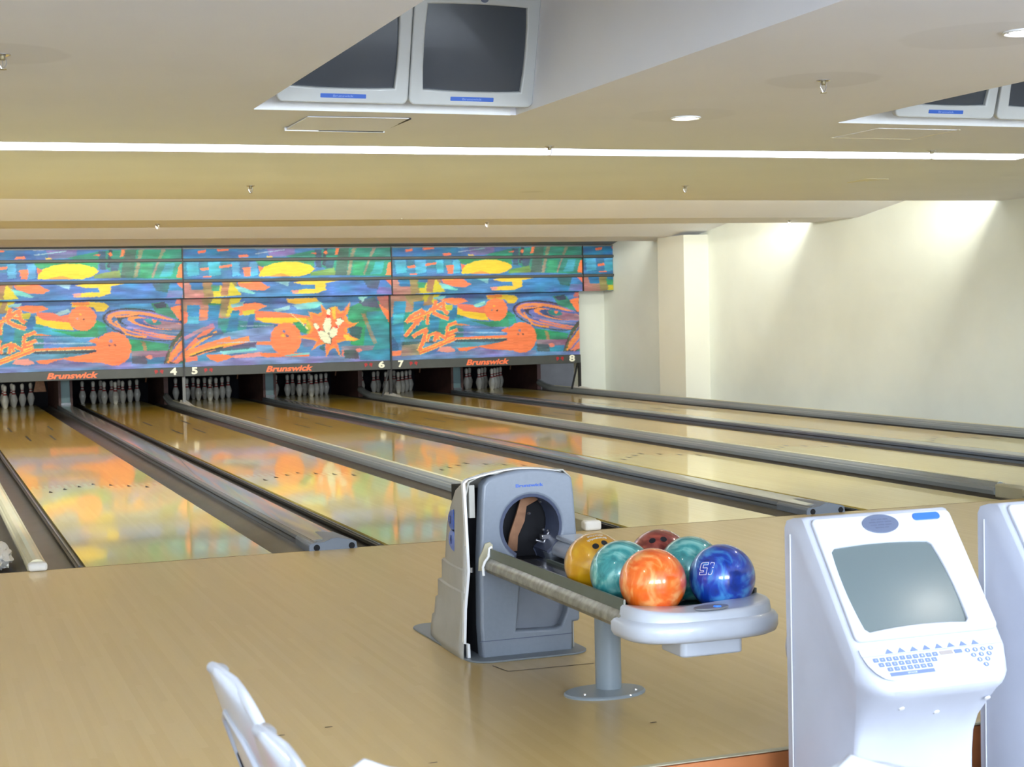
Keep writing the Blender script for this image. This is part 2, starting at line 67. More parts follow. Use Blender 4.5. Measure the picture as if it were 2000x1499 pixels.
ART_U=[(70,130,195,5027,2501,8390,2502,8372,1707,5006,1700),(60,120,175,5027,2491,6188,2494,6184,2327,5022,2316),(55,130,165,5021,2296,6205,2296,6202,2139,5017,2132),(190,130,125,5013,1988,5433,1992,5382,1714,5006,1700),(165,140,95,5303,1984,5824,1987,5862,1748,5318,1715),(205,192,45,5452,1878,5758,1947,5906,1747,5469,1723),(176,130,95,5606,1969,5736,1968,5687,1740,5578,1752),(60,160,120,5431,1920,5583,1918,5558,1815,5450,1816),(45,120,185,5037,2485,5230,2488,5269,2335,5262,2046,5068,2038,5052,2255),(80,180,225,5063,2265,5250,2273,5258,2067,5077,2049),(45,120,185,5370,2483,5565,2486,5604,2332,5597,2042,5402,2034,5386,2251),(80,180,225,5397,2262,5585,2270,5593,2063,5410,2044),(45,120,185,5728,2480,5859,2484,5899,2330,5891,2039,5760,2030,5744,2248),(80,180,225,5755,2258,5880,2267,5887,2059,5769,2040),(45,120,185,6012,2478,6144,2482,6184,2327,6177,2035,6045,2026,6028,2245),(80,180,225,6039,2255,6165,2265,6173,2056,6054,2036),(45,120,185,5089,2028,5293,2025,5310,1839,5127,1842),(45,125,190,5434,2023,5618,2032,5604,1897,5452,1909),(240,118,80,5239,2434,5363,2454,5362,2413,5249,2397),(240,118,80,5543,2461,5728,2476,5727,2445,5542,2426),(240,118,80,5276,2170,5405,2185,5404,2144,5285,2133),(240,118,80,5568,2204,5765,2227,5764,2196,5578,2167),(240,118,80,5878,2371,6020,2378,6019,2339,5877,2334),(240,118,80,5928,2173,6059,2182,6045,2037,5957,2038),(240,118,80,5305,2046,5434,2052,5434,2032,5304,2029),(130,120,185,6320,2462,6766,2469,6762,2343,6361,2336),(160,200,225,6143,2382,6610,2441,6608,2458,6141,2398),(160,200,225,6133,2457,6320,2462,6320,2474,6132,2469),(225,190,70,6317,2351,6406,2350,6405,2329,6317,2330),(45,150,130,6606,2345,7102,2446,8389,2491,8379,2008,7388,2041,7075,2256),(48,158,110,6139,2275,7076,2277,7073,2172,6203,2191),(236,196,38,6188,2035,6213,2160,6403,2231,6604,2261,6805,2255,7006,2204,7084,2140,6980,2067,6844,2027),(225,150,60,6309,2033,6533,2083,6710,2028),(240,110,70,6181,2202,6258,2170,6201,2097),(120,165,90,7003,2088,7390,2158,7410,2041,7002,2035),(55,90,120,7080,2446,7193,2445,7186,2160,7096,2172),(50,70,90,7239,2466,7295,2466,7243,2191,7198,2202),(55,95,120,7257,2276,7404,2274,7367,2148,7254,2149),(247,128,74,7432,2476,7507,2481,7475,2369,7406,2359),(230,110,70,7011,2388,7113,2404,7101,2374),(247,128,74,7287,2398,7285,2389,7281,2381,7275,2374,7267,2370,7259,2369,7251,2370,7243,2375,7237,2381,7234,2389,7232,2399,7234,2408,7238,2416,7244,2422,7252,2427,7260,2428,7269,2427,7276,2422,7282,2416,7286,2407),(70,110,100,7477,2465,7649,2474,7593,2039,7399,2041),(150,150,125,7695,2474,7764,2473,7714,2335,7650,2038,7593,2039),(150,150,130,8029,2472,8091,2471,7965,2227,7892,2035,7857,2036),(45,170,120,7713,2250,7897,2249,7869,2035,7685,2038),(60,170,190,8081,2247,8221,2256,8170,2053,7984,2045),(247,128,74,8290,2223,8384,2266,8379,2029,8239,2031),(66,132,205,7272,1958,8261,1971,8209,1727,7221,1730),(60,100,120,7867,1950,8145,1957,8095,1808,7933,1832),(240,120,90,8215,1978,8378,1986,8372,1728,8279,1730,8351,1836),(120,120,195,8119,1840,8351,1836,8326,1729,8070,1729),(240,122,78,5846,1966,6175,1972,6284,1898,6350,1865,6260,1814,6040,1828,5866,1893),(230,180,60,5868,1972,6087,1969,6064,1943,5889,1934),(130,208,215,5800,1894,5952,1861,6126,1775,6082,1761,5863,1800),(140,205,225,6419,1959,6664,1955,6639,1872,6507,1926),(236,200,60,6730,1933,6888,1963,7477,1955,7248,1916,7246,1810,7109,1759,6748,1754,6682,1797,6975,1835,6864,1900),(66,132,205,6752,1897,7067,1893,7087,1823,6705,1835),(228,150,140,6682,1808,6817,1816,6793,1764,6715,1755)]

# ------------------------------------------------------------------ helpers
def lin(c):
    return tuple(((x/255)/12.92 if x/255 <= 0.04045 else ((x/255+0.055)/1.055)**2.4) for x in c[:3])+(1.0,)
MATS = {}
def mat(name, col, rough=0.5, metal=0.0, coat=0.0, coatr=0.05, var=0.0, vscale=8.0, emit=None, es=0.0, spec=0.5, bump=0.0, stretch=None):
    m = bpy.data.materials.new(name); m.use_nodes = True; nt = m.node_tree; b = nt.nodes['Principled BSDF']
    b.inputs['Roughness'].default_value = rough; b.inputs['Metallic'].default_value = metal
    b.inputs['Coat Weight'].default_value = coat; b.inputs['Coat Roughness'].default_value = coatr
    b.inputs['Specular IOR Level'].default_value = spec
    b.inputs['Base Color'].default_value = lin(col)
    tc = nt.nodes.new('ShaderNodeTexCoord'); nz = nt.nodes.new('ShaderNodeTexNoise'); nz.inputs['Scale'].default_value = vscale; nz.inputs['Detail'].default_value = 5
    if stretch:
        mp = nt.nodes.new('ShaderNodeMapping'); mp.inputs['Scale'].default_value = stretch
        nt.links.new(tc.outputs['Object'], mp.inputs[0]); nt.links.new(mp.outputs[0], nz.inputs['Vector'])
    else: nt.links.new(tc.outputs['Object'], nz.inputs['Vector'])
    mx = nt.nodes.new('ShaderNodeMix'); mx.data_type = 'RGBA'
    c = lin(col); mx.inputs[6].default_value = c; v = max(var, 0.02)
    mx.inputs[7].default_value = tuple(x*(1-v) for x in c[:3])+(1,)
    rp = nt.nodes.new('ShaderNodeMapRange'); rp.inputs[1].default_value = 0.35; rp.inputs[2].default_value = 0.68
    nt.links.new(nz.outputs[0], rp.inputs[0]); nt.links.new(rp.outputs[0], mx.inputs[0]); nt.links.new(mx.outputs[2], b.inputs['Base Color'])
    if bump:
        bp = nt.nodes.new('ShaderNodeBump'); bp.inputs['Strength'].default_value = bump; bp.inputs['Distance'].default_value = 0.01
        nt.links.new(nz.outputs[0], bp.inputs['Height']); nt.links.new(bp.outputs[0], b.inputs['Normal'])
    if emit: b.inputs['Emission Color'].default_value = lin(emit); b.inputs['Emission Strength'].default_value = es
    MATS[name] = m; return m

class MB:
    def __init__(s): s.v = []; s.f = []; s.mi = []; s.cm = 0
    def add(s, vs, fs):
        o = len(s.v); s.v += [tuple(p) for p in vs]; s.f += [tuple(o+i for i in f) for f in fs]; s.mi += [s.cm]*len(fs); return s
    def box(s, x0, x1, y0, y1, z0, z1):
        return s.add([(x0,y0,z0),(x1,y0,z0),(x1,y1,z0),(x0,y1,z0),(x0,y0,z1),(x1,y0,z1),(x1,y1,z1),(x0,y1,z1)],
                     [(0,3,2,1),(4,5,6,7),(0,1,5,4),(1,2,6,5),(2,3,7,6),(3,0,4,7)])
    def quadslab(s, q, z0, z1):        # q: four (x, y) corners, counter clockwise; z0/z1 numbers or 4-lists
        z0 = z0 if isinstance(z0, (list, tuple)) else [z0]*4; z1 = z1 if isinstance(z1, (list, tuple)) else [z1]*4
        return s.add([(q[i][0], q[i][1], z0[i]) for i in range(4)]+[(q[i][0], q[i][1], z1[i]) for i in range(4)],
                     [(0,3,2,1),(4,5,6,7),(0,1,5,4),(1,2,6,5),(2,3,7,6),(3,0,4,7)])
    def prism(s, pts, a0, a1, axis='y'):   # pts in the plane across axis
        f = {'y': lambda p, a: (p[0], a, p[1]), 'x': lambda p, a: (a, p[0], p[1]), 'z': lambda p, a: (p[0], p[1], a)}[axis]
        n = len(pts); vs = [f(p, a0) for p in pts]+[f(p, a1) for p in pts]
        return s.add(vs, [tuple(range(n)), tuple(range(2*n-1, n-1, -1))]+[(i, (i+1)%n+0, (i+1)%n+n, i+n) for i in range(n)])
    def rings(s, rs, close=True, cap=True):
        n = len(rs[0]); vs = [p for r in rs for p in r]; fs = []
        for j in range(len(rs)-1):
            for i in range(n if close else n-1):
                k = (i+1) % n; fs.append((j*n+i, j*n+k, (j+1)*n+k, (j+1)*n+i))
        if cap and close: fs += [tuple(range(n-1, -1, -1)), tuple((len(rs)-1)*n+i for i in range(n))]
        return s.add(vs, fs)
    def lathe(s, prof, n=24, cx=0, cy=0, cap=True):
        return s.rings([[(cx+r*math.cos(2*PI*i/n), cy+r*math.sin(2*PI*i/n), z) for i in range(n)] for r, z in prof], cap=cap)
    def tube(s, pts, r, n=10, cap=True):
        pts = [Vector(p) for p in pts]; rs = []; u = None
        for i, p in enumerate(pts):
            d = (pts[min(i+1, len(pts)-1)]-pts[max(i-1, 0)]).normalized()
            if u is None: u = d.orthogonal().normalized()
            u = (u-d*u.dot(d)).normalized(); v = d.cross(u); rr = r[i] if isinstance(r, (list, tuple)) else r
            rs.append([tuple(p+u*rr*math.cos(2*PI*k/n)+v*rr*math.sin(2*PI*k/n)) for k in range(n)])
        return s.rings(rs, cap=cap)
    def mesh(s, name):
        me = bpy.data.meshes.new(name); me.from_pydata(s.v, [], s.f); me.update()
        bm = bmesh.new(); bm.from_mesh(me); bmesh.ops.recalc_face_normals(bm, faces=bm.faces); bm.to_mesh(me); bm.free()
        return me
    def build(s, name, m, parent=None, bevel=0, seg=2, smooth=35, sub=0):
        me = s.mesh(name); ms = m if isinstance(m, (list, tuple)) else [m]
        for x in ms: me.materials.append(MATS[x] if isinstance(x, str) else x)
        if len(ms) > 1: me.polygons.foreach_set('material_index', s.mi)
        return link(name, me, parent, bevel, seg, smooth, sub)
def link(name, me, parent=None, bevel=0, seg=2, smooth=35, sub=0):
    me.name = name
    if smooth:
        me.polygons.foreach_set('use_smooth', [True]*len(me.polygons)); me.set_sharp_from_angle(angle=R(smooth))
    o = bpy.data.objects.new(name, me); C.objects.link(o)
    if parent: o.parent = parent
    if bevel:
        b = o.modifiers.new('bevel', 'BEVEL'); b.width = bevel; b.segments = seg; b.limit_method = 'ANGLE'; b.angle_limit = R(40)
    if sub:
        q = o.modifiers.new('sub', 'SUBSURF'); q.levels = sub; q.render_levels = sub
    return o
def empty(name, loc, rz=0):
    o = bpy.data.objects.new(name, None); C.objects.link(o); o.location = loc; o.rotation_euler = (0, 0, rz); o.empty_display_size = 0.1; return o
def tag(o, label, cat, group=None, kind=None):
    o['label'] = label; o['category'] = cat
    if group: o['group'] = group
    if kind: o['kind'] = kind
    return o
def thing(name, loc, label, cat, group=None, rz=0): return tag(empty(name, loc, rz), label, cat, group)
def struct(o): o['kind'] = 'structure'; return o
def kids(o): return [c for c in C.objects if c.parent == o]
def dup(o, parent=None):
    ch = kids(o); c = o.copy(); C.objects.link(c); c.parent = parent
    for k in ch: dup(k, c)
    return c
def planar(polys, depth, bevel=0.0, res=2):
    """polys: closed 2-D outlines, the even-odd fill gives holes; returns a mesh in XY, z from -depth/2 to depth/2"""
    cu = bpy.data.curves.new('c', 'CURVE'); cu.dimensions = '2D'; cu.fill_mode = 'BOTH'; cu.extrude = max(depth/2-bevel, 0); cu.bevel_depth = bevel; cu.bevel_resolution = res; cu.offset = -bevel
    for p in polys:
        s = cu.splines.new('POLY'); s.points.add(len(p)-1); s.use_cyclic_u = True
        for i, q in enumerate(p): s.points[i].co = (q[0], q[1], 0, 1)
    o = bpy.data.objects.new('c', cu); me = bpy.data.meshes.new_from_object(o)
    bpy.data.objects.remove(o); bpy.data.curves.remove(cu); return me
def text_mesh(body, w, h, depth=0.002, bold=0.02, shear=0.0):
    cu = bpy.data.curves.new('t', 'FONT'); cu.body = body; cu.size = 1; cu.extrude = 0.01; cu.offset = bold; cu.shear = shear
    cu.resolution_u = 4
    o = bpy.data.objects.new('t', cu); me = bpy.data.meshes.new_from_object(o); bpy.data.objects.remove(o); bpy.data.curves.remove(cu)
    xs = [v.co.x for v in me.vertices]; ys = [v.co.y for v in me.vertices]
    x0, x1, y0, y1 = min(xs), max(xs), min(ys), max(ys)
    for v in me.vertices: v.co = ((v.co.x-x0)/(x1-x0)*w-w/2, (v.co.y-y0)/(y1-y0)*h-h/2, v.co.z/0.02*depth)
    return me
def xf(me, M):
    me.transform(M); me.update(); return me
UPR = Matrix.Rotation(PI/2, 4, 'X')          # local XY plane to the XZ plane, facing -y
def setmat(me, *ms):
    me.materials.clear()
    for m in ms: me.materials.append(MATS[m])
    return me
def rrect(x0, x1, y0, y1, r, n=6):
    o = []
    for cx, cy, a in ((x1-r, y1-r, 0), (x0+r, y1-r, 90), (x0+r, y0+r, 180), (x1-r, y0+r, 270)):
        for i in range(n+1): t = R(a+90*i/n); o.append((cx+r*math.cos(t), cy+r*math.sin(t)))
    return o
def oval(cx, cy, rx, ry, n=32): return [(cx+rx*math.cos(2*PI*i/n), cy+ry*math.sin(2*PI*i/n)) for i in range(n)]

# ------------------------------------------------------------------ materials
mat('white_paint', (222, 219, 208), 0.75, var=0.05, vscale=1.2)
mat('wall_paint', (232, 237, 229), 0.6, var=0.08, vscale=0.9)
mat('pier_shade', (226, 226, 214), 0.7, var=0.05, vscale=1.0)
mat('grey_wall', (150, 150, 150), 0.8, var=0.2, vscale=3)  # wall shade put into the grey; also used on a floor strip
mat('rail_grey', (138, 144, 146), 0.32, var=0.06, vscale=1, spec=0.6, coat=0.4, coatr=0.12)
mat('rail_side', (88, 96, 106), 0.3, var=0.06, vscale=3, coat=0.3, coatr=0.15)
mat('cap_top', (136, 139, 137), 0.25, var=0.05, vscale=3, coat=0.6, coatr=0.08)
mat('endcap', (112, 122, 136), 0.4, var=0.1)
mat('gutter_dark', (72, 68, 64), 0.38, var=0.3, vscale=5, coat=0.2, coatr=0.2)
mat('black_strip', (22, 22, 24), 0.4)
mat('cream_rail', (222, 216, 182), 0.4, var=0.06, vscale=4, coat=0.3)
mat('beige_block', (186, 180, 152), 0.5, var=0.1)
mat('white_plastic', (232, 230, 225), 0.4, var=0.08, vscale=10)
mat('black_void', (14, 15, 22), 0.8)
mat('pit_black', (18, 19, 28), 0.9)
mat('kick_brown', (86, 56, 52), 0.6, var=0.3, vscale=6)
mat('pale_blue', (110, 140, 146), 0.5)
mat('mask_grey', (66, 70, 69), 0.5, var=0.1)
mat('mask_trim', (112, 114, 116), 0.5, var=0.1)
mat('lip_grey', (76, 79, 79), 0.5)
mat('black_metal', (14, 14, 17), 0.45)
mat('logo_orange', (250, 120, 70), 0.5)
mat('number_white', (245, 245, 225), 0.5)
mat('arrow_red', (170, 30, 34), 0.5)
mat('pin_white', (206, 204, 194), 0.25, var=0.08, vscale=14, coat=0.5)
mat('pin_red', (150, 32, 34), 0.4)
mat('hood_grey', (124, 133, 146), 0.42, var=0.05, vscale=60, coat=0.25, coatr=0.2)
mat('hood_recess', (120, 126, 138), 0.5, var=0.06, vscale=20)
mat('cover_beige', (176, 174, 166), 0.5, var=0.08, vscale=10)
mat('trim_white', (236, 238, 240), 0.35)
mat('base_grey', (120, 128, 134), 0.45, var=0.08)
mat('steel_worn', (152, 150, 138), 0.32, metal=0.6, var=0.45, vscale=30)
mat('steel_dark', (96, 105, 96), 0.45, metal=0.0, var=0.12, vscale=12)
mat('bed_dark', (46, 46, 50), 0.2, coat=0.6)
mat('tray_white', (192, 199, 210), 0.32, var=0.03, coat=0.6, coatr=0.08)
mat('panel_grey', (128, 130, 136), 0.45, var=0.05)
mat('button_blue', (40, 110, 230), 0.3, emit=(50, 120, 240), es=0.6)
mat('post_grey', (142, 154, 162), 0.42, var=0.04, coat=0.2)
mat('sticker_blue', (42, 92, 190), 0.3, coat=0.5)
mat('sticker_ink', (30, 50, 110), 0.4)
mat('rust_brown', (150, 105, 72), 0.6, var=0.3, vscale=20)
mat('chrome', (200, 200, 205), 0.15, metal=0.9)
mat('brass_worn', (150, 140, 110), 0.35, metal=0.6)
mat('kiosk_white', (196, 202, 217), 0.38, var=0.05, vscale=7, coat=0.25, coatr=0.2)
mat('kiosk_face', (198, 203, 214), 0.38, var=0.06, vscale=16, coat=0.25, coatr=0.2)
mat('kiosk_seam', (236, 240, 246), 0.4)
mat('crt_glass', (92, 106, 108), 0.3, coat=1.0, coatr=0.24, spec=0.6)
mat('tv_glass', (66, 72, 80), 0.25, coat=0.3, coatr=0.05, spec=0.4)
mat('tv_case', (190, 194, 194), 0.4, var=0.04, coat=0.3)
mat('tv_side', (158, 160, 166), 0.5)
mat('label_blue', (48, 96, 190), 0.4)
mat('label_text', (120, 150, 215), 0.5)
mat('speaker_grey', (94, 104, 128), 0.4)
mat('speaker_slot', (84, 92, 116), 0.5)
mat('blue_badge', (46, 106, 208), 0.35, coat=0.4)
mat('keypad_white', (206, 214, 228), 0.35)
mat('key_blue', (116, 134, 176), 0.45)
mat('key_tan', (168, 160, 158), 0.45)
mat('seat_white', (196, 202, 212), 0.28, var=0.03, coat=0.5, coatr=0.1)
mat('seat_purple', (96, 58, 84), 0.5)
mat('orange_wood', (196, 122, 72), 0.5, var=0.18, vscale=3, stretch=(1, 1, 6))
mat('near_floor', (112, 100, 92), 0.5, var=0.1)
mat('concourse', (214, 212, 208), 0.5, var=0.08, vscale=2)
mat('paint_chip', (232, 228, 212), 0.8)
mat('hatch_gap', (60, 60, 62), 0.8)
mat('lamp_glow', (255, 250, 235), 0.5, emit=(255, 248, 226), es=14.0)
mat('lane_ink', (24, 18, 10), 0.5)
mat('seam_ink', (120, 100, 60), 0.6)
mat('scuff', (92, 80, 66), 0.7)

def wood(name, light_c, mid_c, coat, coatr, rough, strip=0.0265, zones=None, gloss=0.5):
    m = bpy.data.materials.new(name); m.use_nodes = True; nt = m.node_tree; b = nt.nodes['Principled BSDF']; N = nt.nodes; L = nt.links
    tc = N.new('ShaderNodeTexCoord'); sx = N.new('ShaderNodeSeparateXYZ'); L.new(tc.outputs['Object'], sx.inputs[0])
    def math_(op, a, bb=None):
        n = N.new('ShaderNodeMath'); n.operation = op
        for i, q in enumerate((a, bb)):
            if q is None: continue
            if isinstance(q, (int, float)): n.inputs[i].default_value = q
            else: L.new(q, n.inputs[i])
        return n.outputs[0]
    ix = math_('FLOOR', math_('DIVIDE', sx.outputs[0], strip))
    wn = N.new('ShaderNodeTexWhiteNoise'); wn.noise_dimensions = '1D'; L.new(ix, wn.inputs['W'])
    iy = math_('FLOOR', math_('ADD', math_('DIVIDE', sx.outputs[1], 1.1), math_('MULTIPLY', wn.outputs[0], 9.0)))
    w2 = N.new('ShaderNodeTexWhiteNoise'); w2.noise_dimensions = '2D'; cb = N.new('ShaderNodeCombineXYZ'); L.new(ix, cb.inputs[0]); L.new(iy, cb.inputs[1]); L.new(cb.outputs[0], w2.inputs['Vector'])
    mp = N.new('ShaderNodeMapping'); mp.inputs['Scale'].default_value = (60, 1.6, 1); L.new(tc.outputs['Object'], mp.inputs[0])
    nz = N.new('ShaderNodeTexNoise'); nz.inputs['Scale'].default_value = 1.0; nz.inputs['Detail'].default_value = 4; L.new(mp.outputs[0], nz.inputs['Vector'])
    f = math_('ADD', math_('MULTIPLY', w2.outputs[0], 0.6), math_('MULTIPLY', nz.outputs[0], 0.4))
    mx = N.new('ShaderNodeMix'); mx.data_type = 'RGBA'; mx.inputs[6].default_value = lin(light_c); mx.inputs[7].default_value = lin(mid_c); L.new(f, mx.inputs[0])
    out = mx.outputs[2]
    if zones:                                  # darker pine between two distances down the lane (inlaid boards of another wood)
        y0, y1, ca, cb_ = zones
        mz = N.new('ShaderNodeMix'); mz.data_type = 'RGBA'; mz.inputs[6].default_value = lin(ca); mz.inputs[7].default_value = lin(cb_); L.new(f, mz.inputs[0])
        jig = math_('MULTIPLY', math_('MODULO', ix, 2.0), 0.25)
        a = math_('GREATER_THAN', math_('ADD', sx.outputs[1], jig), y0); c = math_('LESS_THAN', sx.outputs[1], y1)
        mm = N.new('ShaderNodeMix'); mm.data_type = 'RGBA'; L.new(math_('MULTIPLY', a, c), mm.inputs[0]); L.new(out, mm.inputs[6]); L.new(mz.outputs[2], mm.inputs[7]); out = mm.outputs[2]
    L.new(out, b.inputs['Base Color'])
    b.inputs['Roughness'].default_value = rough; b.inputs['Coat Weight'].default_value = coat; b.inputs['Coat Roughness'].default_value = coatr; b.inputs['Specular IOR Level'].default_value = gloss
    n2 = N.new('ShaderNodeTexNoise'); n2.inputs['Scale'].default_value = 2.5; L.new(tc.outputs['Object'], n2.inputs['Vector'])
    bp = N.new('ShaderNodeBump'); bp.inputs['Strength'].default_value = 0.012; bp.inputs['Distance'].default_value = 0.01; L.new(n2.outputs[0], bp.inputs['Height']); L.new(bp.outputs[0], b.inputs['Coat Normal'])
    MATS[name] = m
wood('lane_wood', (232, 210, 118), (222, 197, 100), 0.85, 0.05, 0.35, zones=(4.6, 17.0, (228, 188, 72), (214, 172, 56)))
wood('approach_wood', (206, 178, 118), (196, 166, 104), 0.5, 0.16, 0.4)

def ball_mat(name, c1, c2, c3, scale=7):
    m = bpy.data.materials.new(name); m.use_nodes = True; nt = m.node_tree; b = nt.nodes['Principled BSDF']; N = nt.nodes; L = nt.links
    tc = N.new('ShaderNodeTexCoord'); n1 = N.new('ShaderNodeTexNoise'); n1.inputs['Scale'].default_value = scale; n1.inputs['Detail'].default_value = 4; n1.inputs['Distortion'].default_value = 2.6
    L.new(tc.outputs['Object'], n1.inputs['Vector']); cr = N.new('ShaderNodeValToRGB'); L.new(n1.outputs[0], cr.inputs[0])
    e = cr.color_ramp.elements; e[0].position = 0.36; e[0].color = lin(c1); e[1].position = 0.66; e[1].color = lin(c3); k = e.new(0.5); k.color = lin(c2)
    L.new(cr.outputs[0], b.inputs['Base Color']); b.inputs['Roughness'].default_value = 0.28; b.inputs['Coat Weight'].default_value = 1.0; b.inputs['Coat Roughness'].default_value = 0.03; b.inputs['Metallic'].default_value = 0.15
    MATS[name] = m
ball_mat('ball_orange', (244, 96, 20), (250, 118, 36), (255, 176, 104))
ball_mat('ball_blue', (10, 44, 130), (16, 66, 180), (70, 150, 215))
ball_mat('ball_teal', (40, 128, 132), (66, 160, 160), (140, 205, 198), 9)
ball_mat('ball_yellow', (196, 138, 8), (208, 150, 10), (226, 178, 40), 4)
ball_mat('ball_red', (112, 34, 28), (132, 46, 36), (176, 84, 66))

# ceiling paint with round plaster patches around some fittings
def ceiling_mat():
    m = mat('ceiling_paint', (236, 238, 246), 0.8, var=0.04, vscale=0.8); nt = m.node_tree; N = nt.nodes; L = nt.links
    b = N['Principled BSDF']; src = b.inputs['Base Color'].links[0].from_socket
    geo = N.new('ShaderNodeNewGeometry')
    for (x, y, r, c) in ((1.965, -2.314, 0.30, 0.93), (-1.90, -2.28, 0.30, 0.93), (1.95, -3.60, 0.36, 0.95), (3.1, 4.6, 0.12, 0.9), (1.9, -0.9, 0.33, 0.96)):
        d = N.new('ShaderNodeVectorMath'); d.operation = 'DISTANCE'; d.inputs[1].default_value = (x, y, 2.47); L.new(geo.outputs['Position'], d.inputs[0])
        nz = N.new('ShaderNodeTexNoise'); nz.inputs['Scale'].default_value = 5; L.new(geo.outputs['Position'], nz.inputs['Vector'])
        ad = N.new('ShaderNodeMath'); ad.operation = 'MULTIPLY_ADD'; ad.inputs[1].default_value = 0.08; L.new(nz.outputs[0], ad.inputs[0]); L.new(d.outputs['Value'], ad.inputs[2])
        rg = N.new('ShaderNodeMapRange'); rg.inputs[1].default_value = r; rg.inputs[2].default_value = r+0.03; rg.inputs[3].default_value = c; rg.inputs[4].default_value = 1.0; L.new(ad.outputs[0], rg.inputs[0])
        mu = N.new('ShaderNodeVectorMath'); mu.operation = 'SCALE'; L.new(src, mu.inputs[0]); L.new(rg.outputs[0], mu.inputs[3]); src = mu.outputs[0]
    L.new(src, b.inputs['Base Color'])
ceiling_mat()

# ------------------------------------------------------------------ the room shell
HZ = 2.475; TOP = 3.4; XR = 8.9; XL = -9.0; YR = -13.0; YB = 16.25
fl = MB().box(XL, XR, -4.91, 0.0, -0.15, 0.0).build('floor', 'approach_wood'); struct(fl)
fl2 = MB().box(XL, XR+2, YR, -7.6, -0.20, -0.15).build('floor', 'concourse'); struct(fl2)  # unseen floor, coloured pale to bounce light up to the ceiling
struct(MB().box(XL, XR+2, -7.6, -4.91, -0.20, -0.15).build('floor', 'near_floor'))
fl3 = MB().box(XL, XR+2.0, 0.0, 21, -0.20, -0.13).build('floor', 'black_void'); struct(fl3)
struct(MB().box(XL, -5.2, 0.0, 21, -0.13, 0.0).build('floor', 'approach_wood'))
rs = MB().box(XL, XR, -4.925, -4.91, -0.15, -0.004).build('trim_1', 'orange_wood'); struct(rs)
MB_ = MB().box(XL, XR, -4.925, -4.902, 0.0, 0.003); e_ = MB_.build('trim_2', 'beige_block'); struct(e_)
# ceiling
c = MB(); t = 0.03
RX = ((-0.54, 0.94), (3.02, 4.50)); RY0, RY1 = -6.5, -0.745
def slab(x0, x1, ya, yb, xa=None):
    fa = ya if callable(ya) else (lambda x: ya); fb = yb if callable(yb) else (lambda x: yb)
    c.quadslab([(x0, fa(x0)), (x1, fa(x1)), (x1, fb(x1)), (x0, fb(x0))], HZ, HZ+t)
slab(XL, XR, YR, RY0)
slab(XL, RX[0][0], RY0, RY1); slab(RX[0][1], RX[1][0], RY0, RY1); slab(RX[1][1], XR, RY0, RY1)
s1_, s2_ = SN(5.72), SF(5.84)
slab(XL, 5.72, RY1, SN); slab(5.72, XR, RY1, s1_); c.quadslab([(5.72, s1_), (XR, s1_), (XR, s2_), (5.84, s2_)], HZ, HZ+t)
slab(5.84, XR, s2_, E1)
slab(XL, 5.84, SF, E1)
slab(XL, XR, N2, F2); slab(XL, XR, N3, F3)
# recess walls for the monitors
for (a, b) in RX:
    c.box(a-t, a, RY0, RY1, HZ+t, TOP); c.box(b, b+t, RY0, RY1, HZ+t, TOP); c.box(a-t, b+t, RY1, RY1+t, HZ+t, TOP); c.box(a-t, b+t, RY0-t, RY0, HZ, TOP)
def wallq(x0, x1, f, off, z0, z1, th=0.03):
    c.quadslab([(x0, f(x0)+off), (x1, f(x1)+off), (x1, f(x1)+off+th), (x0, f(x0)+off+th)], z0, z1)
# slot 1: back board, far face, end
wallq(XL, 5.72, SN, -0.20, HZ+t, TOP); wallq(XL, 5.84, SF, 0.0, HZ+t, TOP)
c.quadslab([(5.72, SN(5.72)), (5.75, SN(5.72)), (5.87, SF(5.84)), (5.84, SF(5.84))], HZ+t, TOP)
for f in (E1, F2, F3): wallq(XL, XR, f, -0.24, HZ+t, TOP)
# sloping reflector panels
for fe, fn in ((E1, N2), (F2, N3)):
    y0 = lambda x: fe(x)+0.10
    s_ = lambda x: HZ+0.13*(fn(x)-y0(x))
    c.quadslab([(XL, y0(XL)), (XR, y0(XR)), (XR, fn(XR)), (XL, fn(XL))], [s_(XL), s_(XR), HZ, HZ], [s_(XL)+t, s_(XR)+t, HZ+t, HZ+t])
    wallq(XL, XR, lambda x: y0(x), 0, HZ+0.13*2.3, TOP)
c.box(XL, XR+2, YR, 21, TOP, TOP+0.05)
for (a, b) in RX: struct(MB().box(a+.002, b-.035, RY1-.006, RY1-.002, HZ-.003, HZ+.14).build('trim_4', 'trim_white'))
struct(c.build('ceiling', 'ceiling_paint', smooth=0))
# walls
struct(MB().box(XR, XR+0.2, YR, YB+0.02, -0.2, TOP).build('wall_right', 'wall_paint'))
struct(MB().box(XL-0.2, XL, YR, 21, -0.2, TOP).build('wall_left', 'wall_paint'))
struct(MB().box(8.42, XR+0.2, YB, YB+0.25, -0.2, 1.75).box(8.42, XR+0.2, YB, YB+0.25, 1.75, TOP).build('wall_back', 'wall_paint'))
struct(MB().box(8.38, 11.0, 18.5, 18.6, -0.2, TOP).box(8.6, 11, YB+.25, 18.5, 2.3, 2.4).build('wall_back', 'grey_wall'))  # grey partition stands in for the shaded wall behind the masks
struct(MB().box(8.495, XR, 12.35, 13.24, -0.2, HZ).build('trim_3', 'pier_shade'))
# rear wall with windows, behind the photographer
rw = MB(); xs = [XL, -6.3, -3.7, -2.5, 0.1, 1.3, 3.9, 5.1, 7.7, XR]
for i in range(9):
    if i % 2 == 0: rw.box(xs[i], xs[i+1], YR-0.2, YR, -0.2, TOP)
    else: rw.box(xs[i], xs[i+1], YR-0.2, YR, -0.2, 1.0); rw.box(xs[i], xs[i+1], YR-0.2, YR, 2.5, TOP)
struct(rw.build('wall_rear', 'wall_paint'))
